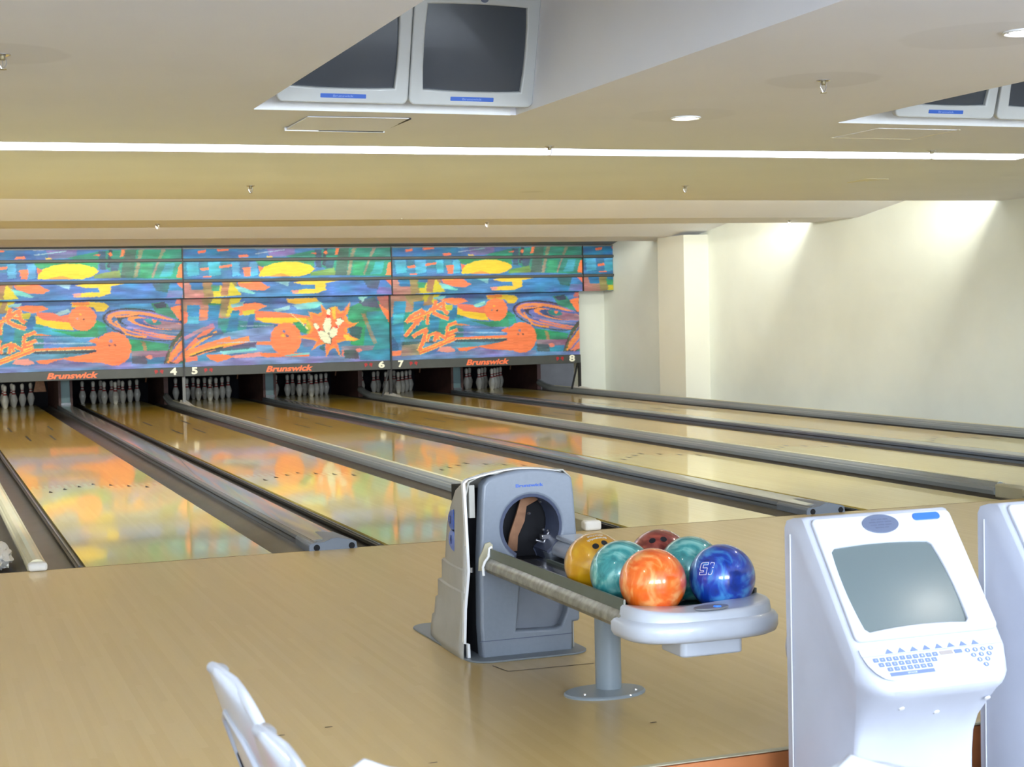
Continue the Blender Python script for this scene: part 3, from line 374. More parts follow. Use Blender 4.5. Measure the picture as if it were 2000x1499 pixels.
# dark box added behind the masks to keep light out of the pit
pit = MB().box(-5.2, 8.42, 19.95, 20.05, -0.2, TOP).box(-5.25, -5.2, 16.1, 20, -0.2, TOP).box(8.38, 8.42, 18.6, 20, -0.2, TOP).box(-5.2, 8.42, 16.2, 20, 1.6, 1.65)
struct(pit.build('wall_back', 'pit_black'))

# ------------------------------------------------------------------ lanes
LW = 1.054; GW = 0.705; GN = 0.521; PITCHX = 2*LW+GW+GN
def lane_center(n):                            # lane numbers 1..8
    k = (n-3)//2; base = PITCHX*k
    return base-(GW/2+LW/2) if n % 2 else base+(GW/2+LW/2)
ARROWS = [(-0.385, 4.32), (-0.257, 4.49), (-0.128, 4.64), (0, 4.78), (0.128, 4.63), (0.257, 4.47), (0.385, 4.31)]
def make_lane():
    root = empty('bowling_lane', (0, 0, 0))
    MB().box(-LW/2, LW/2, 0, 19.15, -0.10, 0.0).build('lane_bed', 'lane_wood', root)
    for x, y in ARROWS: MB().add([(x-0.018, y-0.08, .0006), (x+0.018, y-0.08, .0006), (x, y+0.07, .0006)], [(0, 1, 2)]).build('aiming_arrow', 'lane_ink', root, smooth=0)
    for dx, ya, yb in ((-0.242, 12.2, 13.1), (0.267, 12.2, 13.1), (-0.128, 10.38, 11.3), (0.150, 10.38, 11.3)):
        MB().add([(dx-.013, ya, .0006), (dx+.013, ya, .0006), (dx+.013, yb, .0006), (dx-.013, yb, .0006)], [(0, 1, 2, 3)]).build('guide_dash', 'lane_ink', root, smooth=0)
    for s in (-1, 1):
        rr = []
        for y in (0.0, 19.15):
            o = []
            for i in range(13):
                a = PI*i/12; o.append((s*(LW/2+0.1175)-s*0.1125*math.cos(a), y, -0.012-0.055*math.sin(a)))
            o += [(s*(LW/2+0.2345), y, -0.012), (s*(LW/2+0.2345), y, -0.09), (s*(LW/2+0.002), y, -0.09), (s*(LW/2+0.002), y, -0.012)]
            rr.append(o)
        g = MB().rings(rr).build('gutter', 'gutter_dark', root)
        wd = .046 if s < 0 else .012
        MB().box(min(s*(LW/2+.002), s*(LW/2+.002+wd)), max(s*(LW/2+.002), s*(LW/2+.002+wd)), 0.0, 17.8, -0.03, -0.012).build('gutter_lip', 'black_strip', g)
        if s < 0: MB().box(-(LW/2+.030), -(LW/2+.020), 0.12, 17.8, -0.012, -0.006).build('lip_ridge', 'rail_side', g)
    return root
lane0 = make_lane()
WHERE = {1: 'outermost, far to the left', 2: 'cut off at the lower left edge', 3: 'leftmost one whose pins show', 4: 'number four, left of the rail behind the ball return',
         5: 'number five, passing behind the ball return machine', 6: 'number six, starting between two wide rails', 7: 'number seven, second from the right wall', 8: 'number eight, nearest the right wall'}
for n in range(1, 9):
    o = lane0 if n == 1 else dup(lane0)
    o.location = (lane_center(n), 0, 0)
    tag(o, 'polished yellow wood bowling lane, '+WHERE[n], 'bowling lane', 'bowling lanes')

# wide ball return cappings between the lanes of a pair
def make_capping():
    r = empty('ball_return_capping', (0, 0, 0))
    L1 = 17.64
    MB().prism([(-0.098, 0.02), (-0.098, 0.052), (-0.06, 0.056), (0.07, 0.056), (0.098, 0.052), (0.098, 0.02)], 0.06, L1).build('top_plate', 'cap_top', r, smooth=20)
    for s in (-1, 1):
        MB().prism([(s*0.098, 0.050), (s*0.114, 0.040), (s*0.117, 0.020), (s*0.112, 0.014), (s*0.1165, -0.01), (s*0.1165, -0.10), (s*0.085, -0.10), (s*0.085, 0.050)], 0.0, L1).build('side_rail', 'rail_side', r, smooth=20)
        MB().box(s*0.115-.002, s*0.115+.002, 0.0, L1, 0.011, 0.016).build('groove_strip', 'black_strip', r)
    pr = [(-0.140, -0.012), (-0.140, 0.030), (-0.128, 0.043), (-0.05, 0.048), (-0.005, 0.066), (0.035, 0.070), (0.12, 0.050), (0.147, 0.040), (0.153, 0.0), (0.150, -0.012)]
    ec = MB().rings([[(x, 0.0, z) for x, z in pr], [(x, 0.10, z) for x, z in pr], [(x*0.9, 0.42, min(z, 0.056)) for x, z in pr]]).build('end_cap', 'endcap', r, bevel=0.004, smooth=30)
    ec.location = (0, -0.02, 0)
    for hx in (-0.093, 0.118):
        h = MB(); h.rings([[(hx+0.019*math.cos(2*PI*i/20), y, 0.017+0.019*math.sin(2*PI*i/20)) for i in range(20)] for y in (-0.0015, 0.012)])
        h.build('bolt_hole', 'black_void', ec)
    return r
cap0 = make_capping()
CAPW = {0: 'far left, outside the photo', 1: 'its two-holed end cap left of the ball return', 2: 'its end cap just above the scoring console', 3: 'between lanes seven and eight, by the right wall'}
for i in range(4):
    o = cap0 if i == 0 else dup(cap0)
    o.location = (PITCHX*(i-1), 0, 0)
    tag(o, 'wide flat grey divider, '+CAPW[i], 'lane divider', 'wide grey cappings between lanes')

# narrow rounded dividers between the pairs
NP = [(-.050, -.010), (-.055, .020), (-.050, .043), (-.041, .047), (-.037, .060), (-.022, .076), (0, .082), (.022, .076), (.037, .060), (.041, .047), (.050, .043), (.055, .020), (.050, -.010)]
def divider(x, label, y0, rail, blockmat, zs=1.0, wedge=True, y1=17.2):
    r = thing('lane_divider', (x, 0, 0), label, 'lane divider', None)
    prof = [(a, b*zs if b > 0 else b) for a, b in NP]
    MB().prism(prof, y0, y1).build('rail', rail, r, smooth=20)
    if rail == 'rail_grey': MB().prism([(a, z_*zs) for a, z_ in ((-.016, .0785), (.000, .0822), (.022, .0762), (.037, .0605), (.039, .063), (.024, .080), (.000, .0862), (-.017, .0820))], y0, y1).build('highlight_strip', 'cream_rail', r, smooth=20)  # cream strip paints the highlight that light leaves along the rail top
    # upswept far end
    MB().rings([[(a, y1, b) for a, b in prof], [(a*1.0, y1+.4, b+.03) for a, b in prof], [(a, y1+.74, b+.09) for a, b in prof]]).build('rail_tail', rail, r, smooth=20)
    if blockmat:
        bw = 0.056 if zs == 1 else 0.052
        if y0 > 0.05: MB().box(-0.047, 0.047, 0.02, y0+.001, -0.03, 0.070).build('end_block', 'beige_block', r, bevel=0.012)
        MB().box(-bw, bw, -0.035, 0.045, 0.0, 0.058*zs+.004).build('end_cap', blockmat, r, bevel=0.016, seg=3)
    if wedge:
        MB().add([(-.03, 15.3, .078), (.06, 15.3, .05), (.06, 16.35, .05), (-.03, 16.35, .078), (-.02, 15.9, .10), (.06, 15.9, .10), (.06, 16.3, .125), (-.02, 16.3, .125)],
                 [(0, 1, 2, 3), (0, 4, 5, 1), (4, 7, 6, 5), (7, 3, 2, 6), (1, 5, 6, 2), (0, 3, 7, 4)]).build('kicker_wedge', 'white_plastic', r, smooth=0)
    return r
divider(-1.667, 'narrow cream divider rail with white end cap at the left edge', 0.04, 'cream_rail', 'white_plastic', 0.72, wedge=False)
divider(1.667, 'narrow grey divider rail ending in a white block behind the ball return', 0.35, 'rail_grey', 'white_plastic')
divider(5.0015, 'narrow grey divider rail with beige end block above the right console', 0.35, 'rail_grey', 'beige_block')
divider(8.3355, 'narrow grey divider rail running along the foot of the right wall', 0.35, 'rail_grey', 'beige_block')
struct(MB().box(8.39+.18, XR, 0, 18.4, -0.13, 0.0).build('floor', 'grey_wall'))

# foul line seam and floor details on the approach
tag(MB().box(XL, XR, -0.004, 0.0, 0.0, 0.0012).build('foul_line', 'seam_ink'), 'thin dark foul line across the front ends of the lanes', 'foul line')
k = MB()
for x0, y0, x1, y1 in ((-0.19, -3.52, 0.16, -3.535), (-0.19, -3.52, -0.21, -3.40)):
    dx, dy = x1-x0, y1-y0; l = math.hypot(dx, dy); nx, ny = -dy/l*.003, dx/l*.003
    k.add([(x0-nx, y0-ny, .001), (x1-nx, y1-ny, .001), (x1+nx, y1+ny, .001), (x0+nx, y0+ny, .001)], [(0, 1, 2, 3)])
tag(k.build('floor_crack', 'scuff', smooth=0), 'thin dark crack line in the wood floor in front of the ball return machine', 'crack')
rng = random.Random(3)
SC = [(618, 1444), (672, 1357), (806, 1480), (596, 1362)]
for i, (x, y) in enumerate(((-1.235, -4.43), (-1.02, -4.04), (-0.83, -4.60), (-1.19, -4.08), (-0.02, -4.45), (0.62, -3.6))):
    pts = [(x+.016*math.cos(a)*rng.uniform(.6, 1.2), y+.006*math.sin(a)*rng.uniform(.6, 1.2), .0008) for a in [2*PI*j/8 for j in range(8)]]
    tag(MB().add(pts, [tuple(range(8))]).build('floor_scuff', 'scuff', smooth=0), 'small dark scuff on the approach floor, '+('beside the white seats', 'above the left seat tip', 'between the seats and ball return post', 'close to the first seat back', 'below the rack post', 'right of the rack')[i], 'scuff mark')

# ------------------------------------------------------------------ pins
prof = [(0.0, 0), (0.0258, 0.0), (0.030, 0.006), (0.036, 0.02), (0.0455, 0.057), (0.053, 0.086), (0.0605, 0.114), (0.0575, 0.148), (0.047, 0.184), (0.035, 0.216), (0.0265, 0.238), (0.0235, 0.254), (0.0232, 0.262), (0.0245, 0.278), (0.028, 0.302), (0.0315, 0.328), (0.0323, 0.343), (0.030, 0.36), (0.022, 0.374), (0.010, 0.380), (0.0, 0.381)]
def pin_mesh():
    n = 20; pr = prof[1:-1]; m = MB()
    def seg(a, b, cm): m.cm = cm; m.lathe(pr[a:b+1], n, cap=False)
    idx = [i for i, (r_, z) in enumerate(pr)]
    seg(0, 8, 0); seg(8, 9, 1); seg(9, 11, 0); seg(11, 12, 1); seg(12, len(pr)-1, 0)
    m.cm = 0; m.add([(pr[-1][0]*math.cos(2*PI*i/n), pr[-1][0]*math.sin(2*PI*i/n), pr[-1][1]) for i in range(n)]+[(0, 0, .3815)], [(i, (i+1) % n, n) for i in range(n)])
    m.add([(pr[0][0]*math.cos(2*PI*i/n), pr[0][0]*math.sin(2*PI*i/n), 0) for i in range(n)], [tuple(range(n))])
    o = m.build('bowling_pin', ['pin_white', 'pin_red'], smooth=0)
    o.data.polygons.foreach_set('use_smooth', [True]*len(o.data.polygons)); return o
pin0 = pin_mesh(); first = True
PP = [(0, 0, 'foremost pin'), (-.5, 1, 'left in second row'), (.5, 1, 'right in second row'), (-1, 2, 'left in third row'), (0, 2, 'middle of third row'), (1, 2, 'right in third row'),
      (-1.5, 3, 'leftmost in back row'), (-.5, 3, 'second from left in back row'), (.5, 3, 'third from left in back row'), (1.5, 3, 'rightmost in back row')]
SET = {3: 'leftmost rack', 4: 'rack of lane four', 5: 'rack of lane five', 6: 'rack of lane six', 7: 'rack of lane seven', 8: 'rack of lane eight'}
for n in range(3, 9):
    for a, rrow, lb in PP:
        o = pin0 if first else pin0.copy()
        if not first: C.objects.link(o)
        first = False
        o.location = (lane_center(n)+a*0.3048, 18.288+rrow*0.264, 0.0); o.rotation_euler = (0, 0, rng.uniform(0, 6))
        tag(o, 'white red-striped bowling pin, '+lb+', '+SET[n], 'bowling pin', 'pins of the '+SET[n])

# ------------------------------------------------------------------ pit boards
for i in range(3):
    x = PITCHX*i; nm = ('under the left orange lettering', 'under the middle orange lettering', 'under the right orange lettering')[i]
    r = thing('ball_return_housing', (x, 17.7, 0), 'brown housing with pale blue strip between pits, '+nm, 'housing', 'housings between the pin pits')
    for s in (-1, 1): MB().box(0.025+s*0.09-.02, 0.025+s*0.09+.02, 0.0, 2.2, -0.1, 1.5).build('side_board', 'kick_brown', r)
    MB().box(-0.045, 0.095, 0.02, 0.08, 0.08, 1.5).build('centre_strip', 'pale_blue', r)
    MB().box(-0.05, 0.10, -0.03, 0.06, -0.02, 0.085).build('foot_block', 'rail_side', r)
for i, x in enumerate((-1.667, 1.667, 5.0015, 8.3355)):
    nm = ('at the left edge of the view', 'between lanes four and five', 'between lanes six and seven', 'at the right end of the pits')[i]
    o = MB().box(x-.035, x+.035, 17.95, 19.9, -0.1, 1.55).build('kickback_board', 'kick_brown')
    tag(o, 'dark brown board between pin pits, '+nm, 'kickback board', 'kickback boards')
for n in range(3, 9):
    x = lane_center(n)+0.60
    nm = {3: 'leftmost lane', 4: 'lane four', 5: 'lane five', 6: 'lane six', 7: 'lane seven', 8: 'lane eight'}[n]
    o = MB().tube([(x, 18.9, .80), (x, 18.9, .42), (x-.015, 18.9, .33)], .013, 8).build('sweep_arm', 'rust_brown')
    tag(o, 'thin tan pinsetter arm hanging right of the pins of '+nm, 'pinsetter arm', 'pinsetter arms')
o = MB().add([(-.36, 18.4, .52), (-.27, 18.4, .52), (-.22, 18.4, .25), (-.42, 18.4, .25), (-.36, 18.45, .52), (-.27, 18.45, .52), (-.22, 18.45, .25), (-.42, 18.45, .25)], [(0, 1, 2, 3), (7, 6, 5, 4), (0, 4, 5, 1), (2, 6, 7, 3), (1, 5, 6, 2), (0, 3, 7, 4)]).build('pit_bracket', 'rust_brown', smooth=0)
tag(o, 'rust coloured tapered metal bracket beside the leftmost pins', 'bracket')

# ------------------------------------------------------------------ masking units with the mural
def mural(name, x0, x1, z0, z1, y, art, dx=0.0, parent=None, seed=1, cell=0.0085):
    nx = int((x1-x0)/cell); nz = int((z1-z0)/cell)
    X = np.linspace(x0, x1, nx+1); Z = np.linspace(z0, z1, nz+1); gx, gz = np.meshgrid(X, Z)
    rs_ = np.random.RandomState(seed)
    jx = (rs_.rand(nz+1, nx+1)-0.5)*0.020; jz = (rs_.rand(nz+1, nx+1)-0.5)*0.008
    px = (gx+dx+jx)*1000; pz = (gz+jz)*1000
    px = px+6*np.sin(pz/9.0)*np.sin(px/140.0)
    col = np.zeros(gx.shape+(3,)); col[:] = (70, 130, 195)
    for a in art:
        P = np.array(a[3:], float).reshape(-1, 2); bx0, bz0 = P.min(0); bx1, bz1 = P.max(0)
        sel = (px >= bx0) & (px <= bx1) & (pz >= bz0) & (pz <= bz1)
        if not sel.any(): continue
        qx, qz = px[sel], pz[sel]; ins = np.zeros(qx.shape, bool)
        for i in range(len(P)):
            xa, za = P[i-1]; xb, zb = P[i]
            if za == zb: continue
            cnd = ((za > qz) != (zb > qz)) & (qx < (xb-xa)*(qz-za)/(zb-za)+xa); ins ^= cnd
        idx = np.argwhere(sel)[ins]; col[idx[:, 0], idx[:, 1]] = a[:3]
    row = (rs_.rand(nz+1, 1, 1)-0.5)*10; blk = np.repeat((rs_.rand(nz+1, nx//10+2)-0.5), 10, axis=1)[:, :nx+1, None]*22
    def lf(ny_, nx_):                       # smooth brush-stroke variation, longer than it is high
        g_ = rs_.rand(ny_+2, nx_+2); yy = np.linspace(0, ny_, nz+1); xx = np.linspace(0, nx_, nx+1); a_, c_ = yy.astype(int), xx.astype(int); fy = (yy-a_)[:, None]; fx = (xx-c_)[None]
        return (g_[a_][:, c_]*(1-fy)*(1-fx)+g_[a_+1][:, c_]*fy*(1-fx)+g_[a_][:, c_+1]*(1-fy)*fx+g_[a_+1][:, c_+1]*fy*fx)[..., None]
    m1 = lf(max(2, nz//5), max(2, nx//22)); m2 = lf(max(2, nz//14), max(2, nx//30))
    warm = (col[..., :1] > 200); sh = np.where(warm, 0.93+0.07*m1, 0.70+0.36*m1)
    col = col*sh+np.where(warm, 0, 1)*(m2-0.5)*np.array([-30, 26, -8])
    col = np.clip(col+row+blk*.7, 0, 255)/255.0
    linc = np.where(col <= 0.04045, col/12.92, ((col+0.055)/1.055)**2.4)
    vs = np.stack([gx, np.full(gx.shape, y), gz], -1).reshape(-1, 3)
    ii = np.arange((nx+1)*(nz+1)).reshape(nz+1, nx+1)
    fs = np.stack([ii[:-1, :-1], ii[:-1, 1:], ii[1:, 1:], ii[1:, :-1]], -1).reshape(-1, 4)
    me = bpy.data.meshes.new(name); me.from_pydata(vs.tolist(), [], fs.tolist())
    at = me.color_attributes.new('paint', 'FLOAT_COLOR', 'POINT')
    at.data.foreach_set('color', np.concatenate([linc.reshape(-1, 3), np.ones((linc.shape[0]*linc.shape[1], 1))], 1).ravel())
    me.materials.append(MURAL); me.update()
    o = bpy.data.objects.new(name, me); C.objects.link(o); o.parent = parent; return o
MURAL = bpy.data.materials.new('mural_print'); MURAL.use_nodes = True
_n = MURAL.node_tree; _a = _n.nodes.new('ShaderNodeVertexColor'); _a.layer_name = 'paint'; _b = _n.nodes['Principled BSDF']
_n.links.new(_a.outputs[0], _b.inputs['Base Color']); _b.inputs['Roughness'].default_value = 0.55
def put_text(body, cx, cz, w_, h_, y, m, parent, name, **kw):
    me = text_mesh(body, w_, h_, **kw); xf(me, Matrix.Translation((cx, y, cz)) @ UPR); setmat(me, m); return link(name, me, parent, smooth=0)
YM = 16.0; YU = 15.83
UNITS = [(-1, ('3', '4')), (0, ('5', '6')), (1, ('7', '8'))]
def arrows(parent, cx, cz, y):
    for d in (-0.045, 0.045):
        me = planar([[(-.032, .012), (-.012, .034), (.012, .034), (.032, .010), (.012, -.012), (.0, -.036), (-.014, -.010)]], 0.004)
        xf(me, Matrix.Translation((cx+d, y, cz)) @ UPR @ Matrix.Rotation(0.3 if d > 0 else -0.3, 4, 'Z')); setmat(me, 'arrow_red'); link('arrow_mark', me, parent, smooth=0)
for i, (k_, nums) in enumerate(UNITS):
    xc = PITCHX*i; x0, x1 = -PITCHX/2+.008, PITCHX/2-.008
    lab = ('left masking unit with STRIKE ZONE lettering, cut off by the left edge', 'middle masking unit showing a ball striking white pins in a starburst', 'right masking unit with whole STRIKE ZONE lettering above lanes seven and eight')[i]
    r = thing('masking_unit', (xc, YM, 0.505), lab, 'masking unit', 'colourful masking units over the pins')
    art = ART_B if i == 1 else ART_A
    dx = PITCHX if i == 1 else 2*PITCHX
    m_ = mural('mural_panel', x0, x1, 0.65-.505, 1.712-.505, 0.0, [(a[0], a[1], a[2])+tuple(v-(505 if j % 2 else 0) for j, v in enumerate(a[3:])) for a in art], dx, r, seed=3+i)
    MB().box(x0, x1, 0.002, 0.05, 0.0, 1.205).build('back_board', 'black_metal', r)
    bar = MB().box(x0-.004, x1+.004, -0.03, 0.05, 0.0, 0.145).build('number_bar', 'mask_grey', r, bevel=0.006)
    MB().box(x0, x1, -0.02, 0.05, 1.200, 1.212).build('top_edge', 'black_metal', r)
    put_text('Brunswick', -0.01, 0.072, 0.755, 0.095, -0.032, 'logo_orange', bar, 'lettering', bold=0.035, shear=0.28)
    put_text(nums[0], -PITCHX/2+0.160, 0.085, 0.092, 0.112, -0.032, 'number_white', bar, 'lane_number', bold=0.04)
    put_text(nums[1], PITCHX/2-0.165, 0.085, 0.104, 0.112, -0.032, 'number_white', bar, 'lane_number', bold=0.04)
    arrows(bar, -PITCHX/2+0.375, 0.082, -0.032); arrows(bar, PITCHX/2-0.385, 0.082, -0.032)
for i in range(4):
    xc = PITCHX*i; x0 = -PITCHX/2+.006; x1 = PITCHX/2-.006 if i < 3 else 8.895-3*PITCHX
    lab = ('upper mask cut off by the left edge', 'upper mask above the starburst unit, in the middle', 'upper mask above lanes seven and eight', 'short upper mask piece touching the right wall')[i]
    r = thing('upper_mask', (xc, YU, 1.715), 'louvred '+lab, 'masking panel', 'louvred upper masks')
    art = [(a[0], a[1], a[2])+tuple(v-(1715 if j % 2 else 0) for j, v in enumerate(a[3:])) for a in ART_U]
    dxx = 2*PITCHX if i < 3 else 2*PITCHX
    for za, zb, off in ((0.0, 0.235, 0.0), (0.285, 0.556, 0.0), (0.61, 0.755, 0.0)):
        mural('mural_slat', x0, x1, za, zb, off, art, dxx, r, seed=11+i)
    MB().box(x0, x1, 0.004, 0.05, 0.0, 0.76).build('back_board', 'black_metal', r)
    for za in (0.235, 0.556): MB().prism([(-0.035, za+.012), (-0.04, za+.046), (0.004, za+.054), (0.004, za)], x0, x1, 'x').build('louvre_lip', 'lip_grey', r, smooth=0)
    MB().box(x0, x1, -0.01, 0.05, 0.752, 0.772).build('top_trim', 'mask_trim', r)
    MB().box(x0-.010, x0+.010, -.012, 0.05, 0, 0.76).build('joint_strip', 'black_metal', r)
tag(MB().quadslab([(-5.2, 14.98), (8.88, 15.1), (8.88, 15.86), (-5.2, 15.86)], [2.62, 2.62, 2.49, 2.49], [2.65, 2.65, 2.52, 2.52]).build('mask_valance', 'mask_trim'), 'grey sloping valance between ceiling and top edge of the masks', 'valance')
# supports
for x, lb, fr in ((-1.667, 'left edge of the view', 0), (1.667, 'joint of lanes four and five', 0), (5.0015, 'joint of lanes six and seven', 1), (8.335, 'right end, beside the white wall', 1)):
    r = thing('mask_support', (x, 16.05, 0.06), 'dark metal leg under the masks at the '+lb, 'support leg', 'dark legs under the masks')
    MB().box(-.022, .022, -.02, .02, 0.0, 0.46).build('post', 'black_metal' if fr else 'mask_trim', r)
    if fr:
        m_ = MB(); m_.tube([(-.14, 0.02, 0.0), (-0.02, 0.02, 0.455)], .018, 4); m_.build('brace', 'black_metal', r, smooth=0)
    if x < 8: MB().box(-.012, .012, -.092, -.056, .44, 1.65).build('joint_strip', 'black_metal', r)

# ------------------------------------------------------------------ ball return machine
br = thing('ball_return', (0, -3.28, 0), 'grey ball return machine with a round dark opening on the wood approach', 'ball return')
MB().prism([( .0+a, b) for a, b in rrect(-0.275, 0.235, -0.075, 0.80, 0.09)], 0.0, 0.008, 'z').build('base_plate', 'base_grey', br, bevel=0.002)
# front shell
def arc_top(x0, x1, z0, z1, zm, n=10):
    return [(x0+(x1-x0)*i/n, z0+(z1-z0)*i/n+(zm-(z0+z1)/2)*math.sin(PI*i/n)) for i in range(n+1)]
outl = [(-0.205, 0.0), (-0.212, 0.13), (-0.208, 0.40), (-0.196, 0.62), (-0.190, 0.690), (-0.172, 0.712)]+arc_top(-0.15, 0.172, 0.722, 0.716, 0.745)+[(0.190, 0.700), (0.198, 0.62), (0.208, 0.44), (0.213, 0.128), (0.206, 0.119), (0.180, 0.117), (0.177, 0.0)]
hole = []
for i in range(25):
    a = R(-58+296*i/24); hole.append((0.010+0.130*math.cos(a), 0.513+0.130*math.sin(a)))
hole += [(-0.062, 0.385), (-0.070, 0.36), (0.095, 0.36), (0.088, 0.385)]
rec = [(-0.062, 0.104), (0.105, 0.099), (0.130, 0.108), (0.155, 0.16), (0.170, 0.24), (0.172, 0.335), (-0.030, 0.335), (-0.045, 0.26)]
me = planar([outl, hole, rec], 0.07, 0.012, 3); xf(me, Matrix.Translation((0, 0.035, 0)) @ UPR); setmat(me, 'hood_grey'); fs = link('front_shell', me, br, smooth=40)
me = planar([[(a*1.0, b) for a, b in rec]], 0.01); xf(me, Matrix.Translation((0, 0.045, 0)) @ UPR)
setmat(me, 'hood_recess'); link('recess_panel', me, fs, smooth=0)
MB().box(-0.217, 0.1765, -0.0015, 0.004, 0.071, 0.0735).build('shell_seam', 'speaker_slot', fs)
me = text_mesh('Brunswick', 0.118, 0.013, depth=0.001, bold=0.03); xf(me, Matrix.Translation((0.006, -0.001, 0.681)) @ UPR); setmat(me, 'sticker_blue'); link('lettering', me, fs, smooth=0)
# tunnel lining around the opening
m_ = MB(); o_, i_ = [], []
hh = hole; cx, cz = .010, .50
for (x, z) in hh: o_.append((x+(x-cx)*.02, z+(z-cz)*.02)); i_.append((cx+(x-cx)*.93+.004, cz+(z-cz)*.93))
m_.rings([[(x, .004, z) for x, z in o_], [(x, .012, z) for x, z in i_], [(x*1.0+.004, .17, z) for x, z in i_], [(x, .17, z) for x, z in o_]], cap=False)
m_.build('tunnel_lining', 'speaker_slot', br, smooth=30)
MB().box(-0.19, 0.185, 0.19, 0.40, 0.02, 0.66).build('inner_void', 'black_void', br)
# machinery glimpsed in the opening
MB().prism([(-0.045, 0.40), (0.0, 0.40), (0.005, 0.46), (0.035, 0.52), (0.045, 0.58), (0.12, 0.615), (0.12, 0.625), (0.02, 0.61), (0.0, 0.55), (-0.03, 0.47)], 0.14, 0.15).build('guide_plate', 'rust_brown', br, smooth=0)
m_ = MB(); m_.box(0.09, 0.13, .09, .12, 0.445, 0.465); m_.tube([(0.065, .1, .445), (0.12, .1, .425)], .006, 8); m_.tube([(0.10, .1, .43), (0.125, .1, .475)], .007, 8); m_.build('latch', 'chrome', br, bevel=.003)
for q in ((0.10, .485), (0.12, .480), (0.04, .555), (0.09, .60)): MB().lathe([(0.001, -.006), (.006, -.004), (.008, 0), (.006, .004), (.001, .006)], 12).build('bolt_head', 'chrome', br).location = (q[0], .10, q[1])
# rear cover with stepped ribs and white rim
Z = [0.0, .03, .098, .104, .178, .184, .258, .264, .348, .354, .50, .58, .65, .70, .728]
def yb_(z):
    for za, zb, ya, yb in ((0, .10, -2.742, -2.752), (.10, .18, -2.782, -2.790), (.18, .26, -2.822, -2.830), (.26, .35, -2.862, -2.872), (.35, .50, -2.905, -2.935), (.50, .58, -2.935, -2.985), (.58, .65, -2.985, -3.05), (.65, .70, -3.05, -3.14), (.70, .74, -3.14, -3.22)):
        if za <= z < zb: return ya+(yb-ya)*(z-za)/(zb-za)
    return -3.22
def hw_(z):
    if z < .35: return .268-0.006*int(z/.0875)
    return .247-0.02*max(0, z-.35)
rgs = []
for j in range(9):
    t_ = j/8; ring = []
    for s in (-1, 1):
        zz = Z if s < 0 else Z[::-1]
        for z in zz:
            yb = yb_(z); y = -3.245+(yb+3.245)*t_
            w_ = hw_(z)*(1-0.10*t_**3)
            if z > .70: w_ = w_-.07
            elif z > .69: w_ = w_-.012
            if s > 0: w_ = min(w_, .198)
            ring.append((s*w_-0.006, y+3.28, z*(1.0 if z < .7 else 1.0)))
    rgs.append(ring)
rc = MB().rings(rgs, close=False, cap=False)
nn = len(Z)*2
rc.add([p for p in rgs[-1]], [(i, i+1, nn-2-i, nn-1-i) for i in range(len(Z)-1)])
ro = rc.build('rear_cover', 'cover_beige', br, smooth=25)
sd = ro.modifiers.new('thick', 'SOLIDIFY'); sd.thickness = 0.006; sd.offset = 1
# white rim along the front edge of the cover
rim = [(-0.256, 0.035, 0.0), (-0.258, 0.035, 0.062), (-0.274, 0.033, 0.066), (-0.268, 0.033, 0.20), (-0.250, 0.035, 0.35), (-0.256, 0.035, 0.55), (-0.262, 0.035, 0.70), (-0.248, 0.035, 0.713)]
rim += [(x, 0.035, z) for x, z in arc_top(-0.19, 0.15, 0.728, 0.728, 0.749)]
rr = []
for i, p in enumerate(rim):
    rr.append([(p[0]-.004, p[1]-.012, p[2]), (p[0]+.007, p[1]-.012, p[2]-(.004 if 8 <= i <= 18 else 0)), (p[0]+.007, p[1]+.01, p[2]-(.004 if 8 <= i <= 18 else 0)), (p[0]-.004, p[1]+.01, p[2]+.003)])
MB().rings(rr).build('cover_rim', 'trim_white', ro, bevel=.0015, smooth=40)
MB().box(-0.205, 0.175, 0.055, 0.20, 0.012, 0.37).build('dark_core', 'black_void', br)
MB().box(-0.235, -0.212, 0.04, 0.08, 0.56, 0.69).build('gap_plate', 'cover_beige', br)
MB().lathe([(.006, 0), (.006, .02)], 10).build('side_bolt', 'chrome', br).location = (-.235, 0.03, .345)
# blue half-disc stickers on the left side
for i, (zc, fl_) in enumerate(((0.535, 1), (0.455, -1))):
    pts = [(-.034, -.045*fl_)]+[(-.034+.072*math.sin(R(a))*1.0, .045*-math.cos(R(a))*fl_) for a in range(0, 181, 12)]
    me = planar([pts], 0.003, 0.001); xf(me, Matrix.Translation((-0.2545, 0.215, zc)) @ Matrix.Rotation(-PI/2, 4, 'Z') @ UPR @ Matrix.Scale(-1, 4, (1, 0, 0))); me.flip_normals(); setmat(me, 'sticker_blue'); st = link('side_sticker', me, br, smooth=0)
    me = text_mesh('3' if i == 0 else '4', .02, .034, .001, .03); xf(me, Matrix.Translation((-0.2568, 0.222, zc)) @ Matrix.Rotation(-PI/2, 4, 'Z') @ UPR); setmat(me, 'sticker_ink'); link('sticker_figure', me, st, smooth=0)

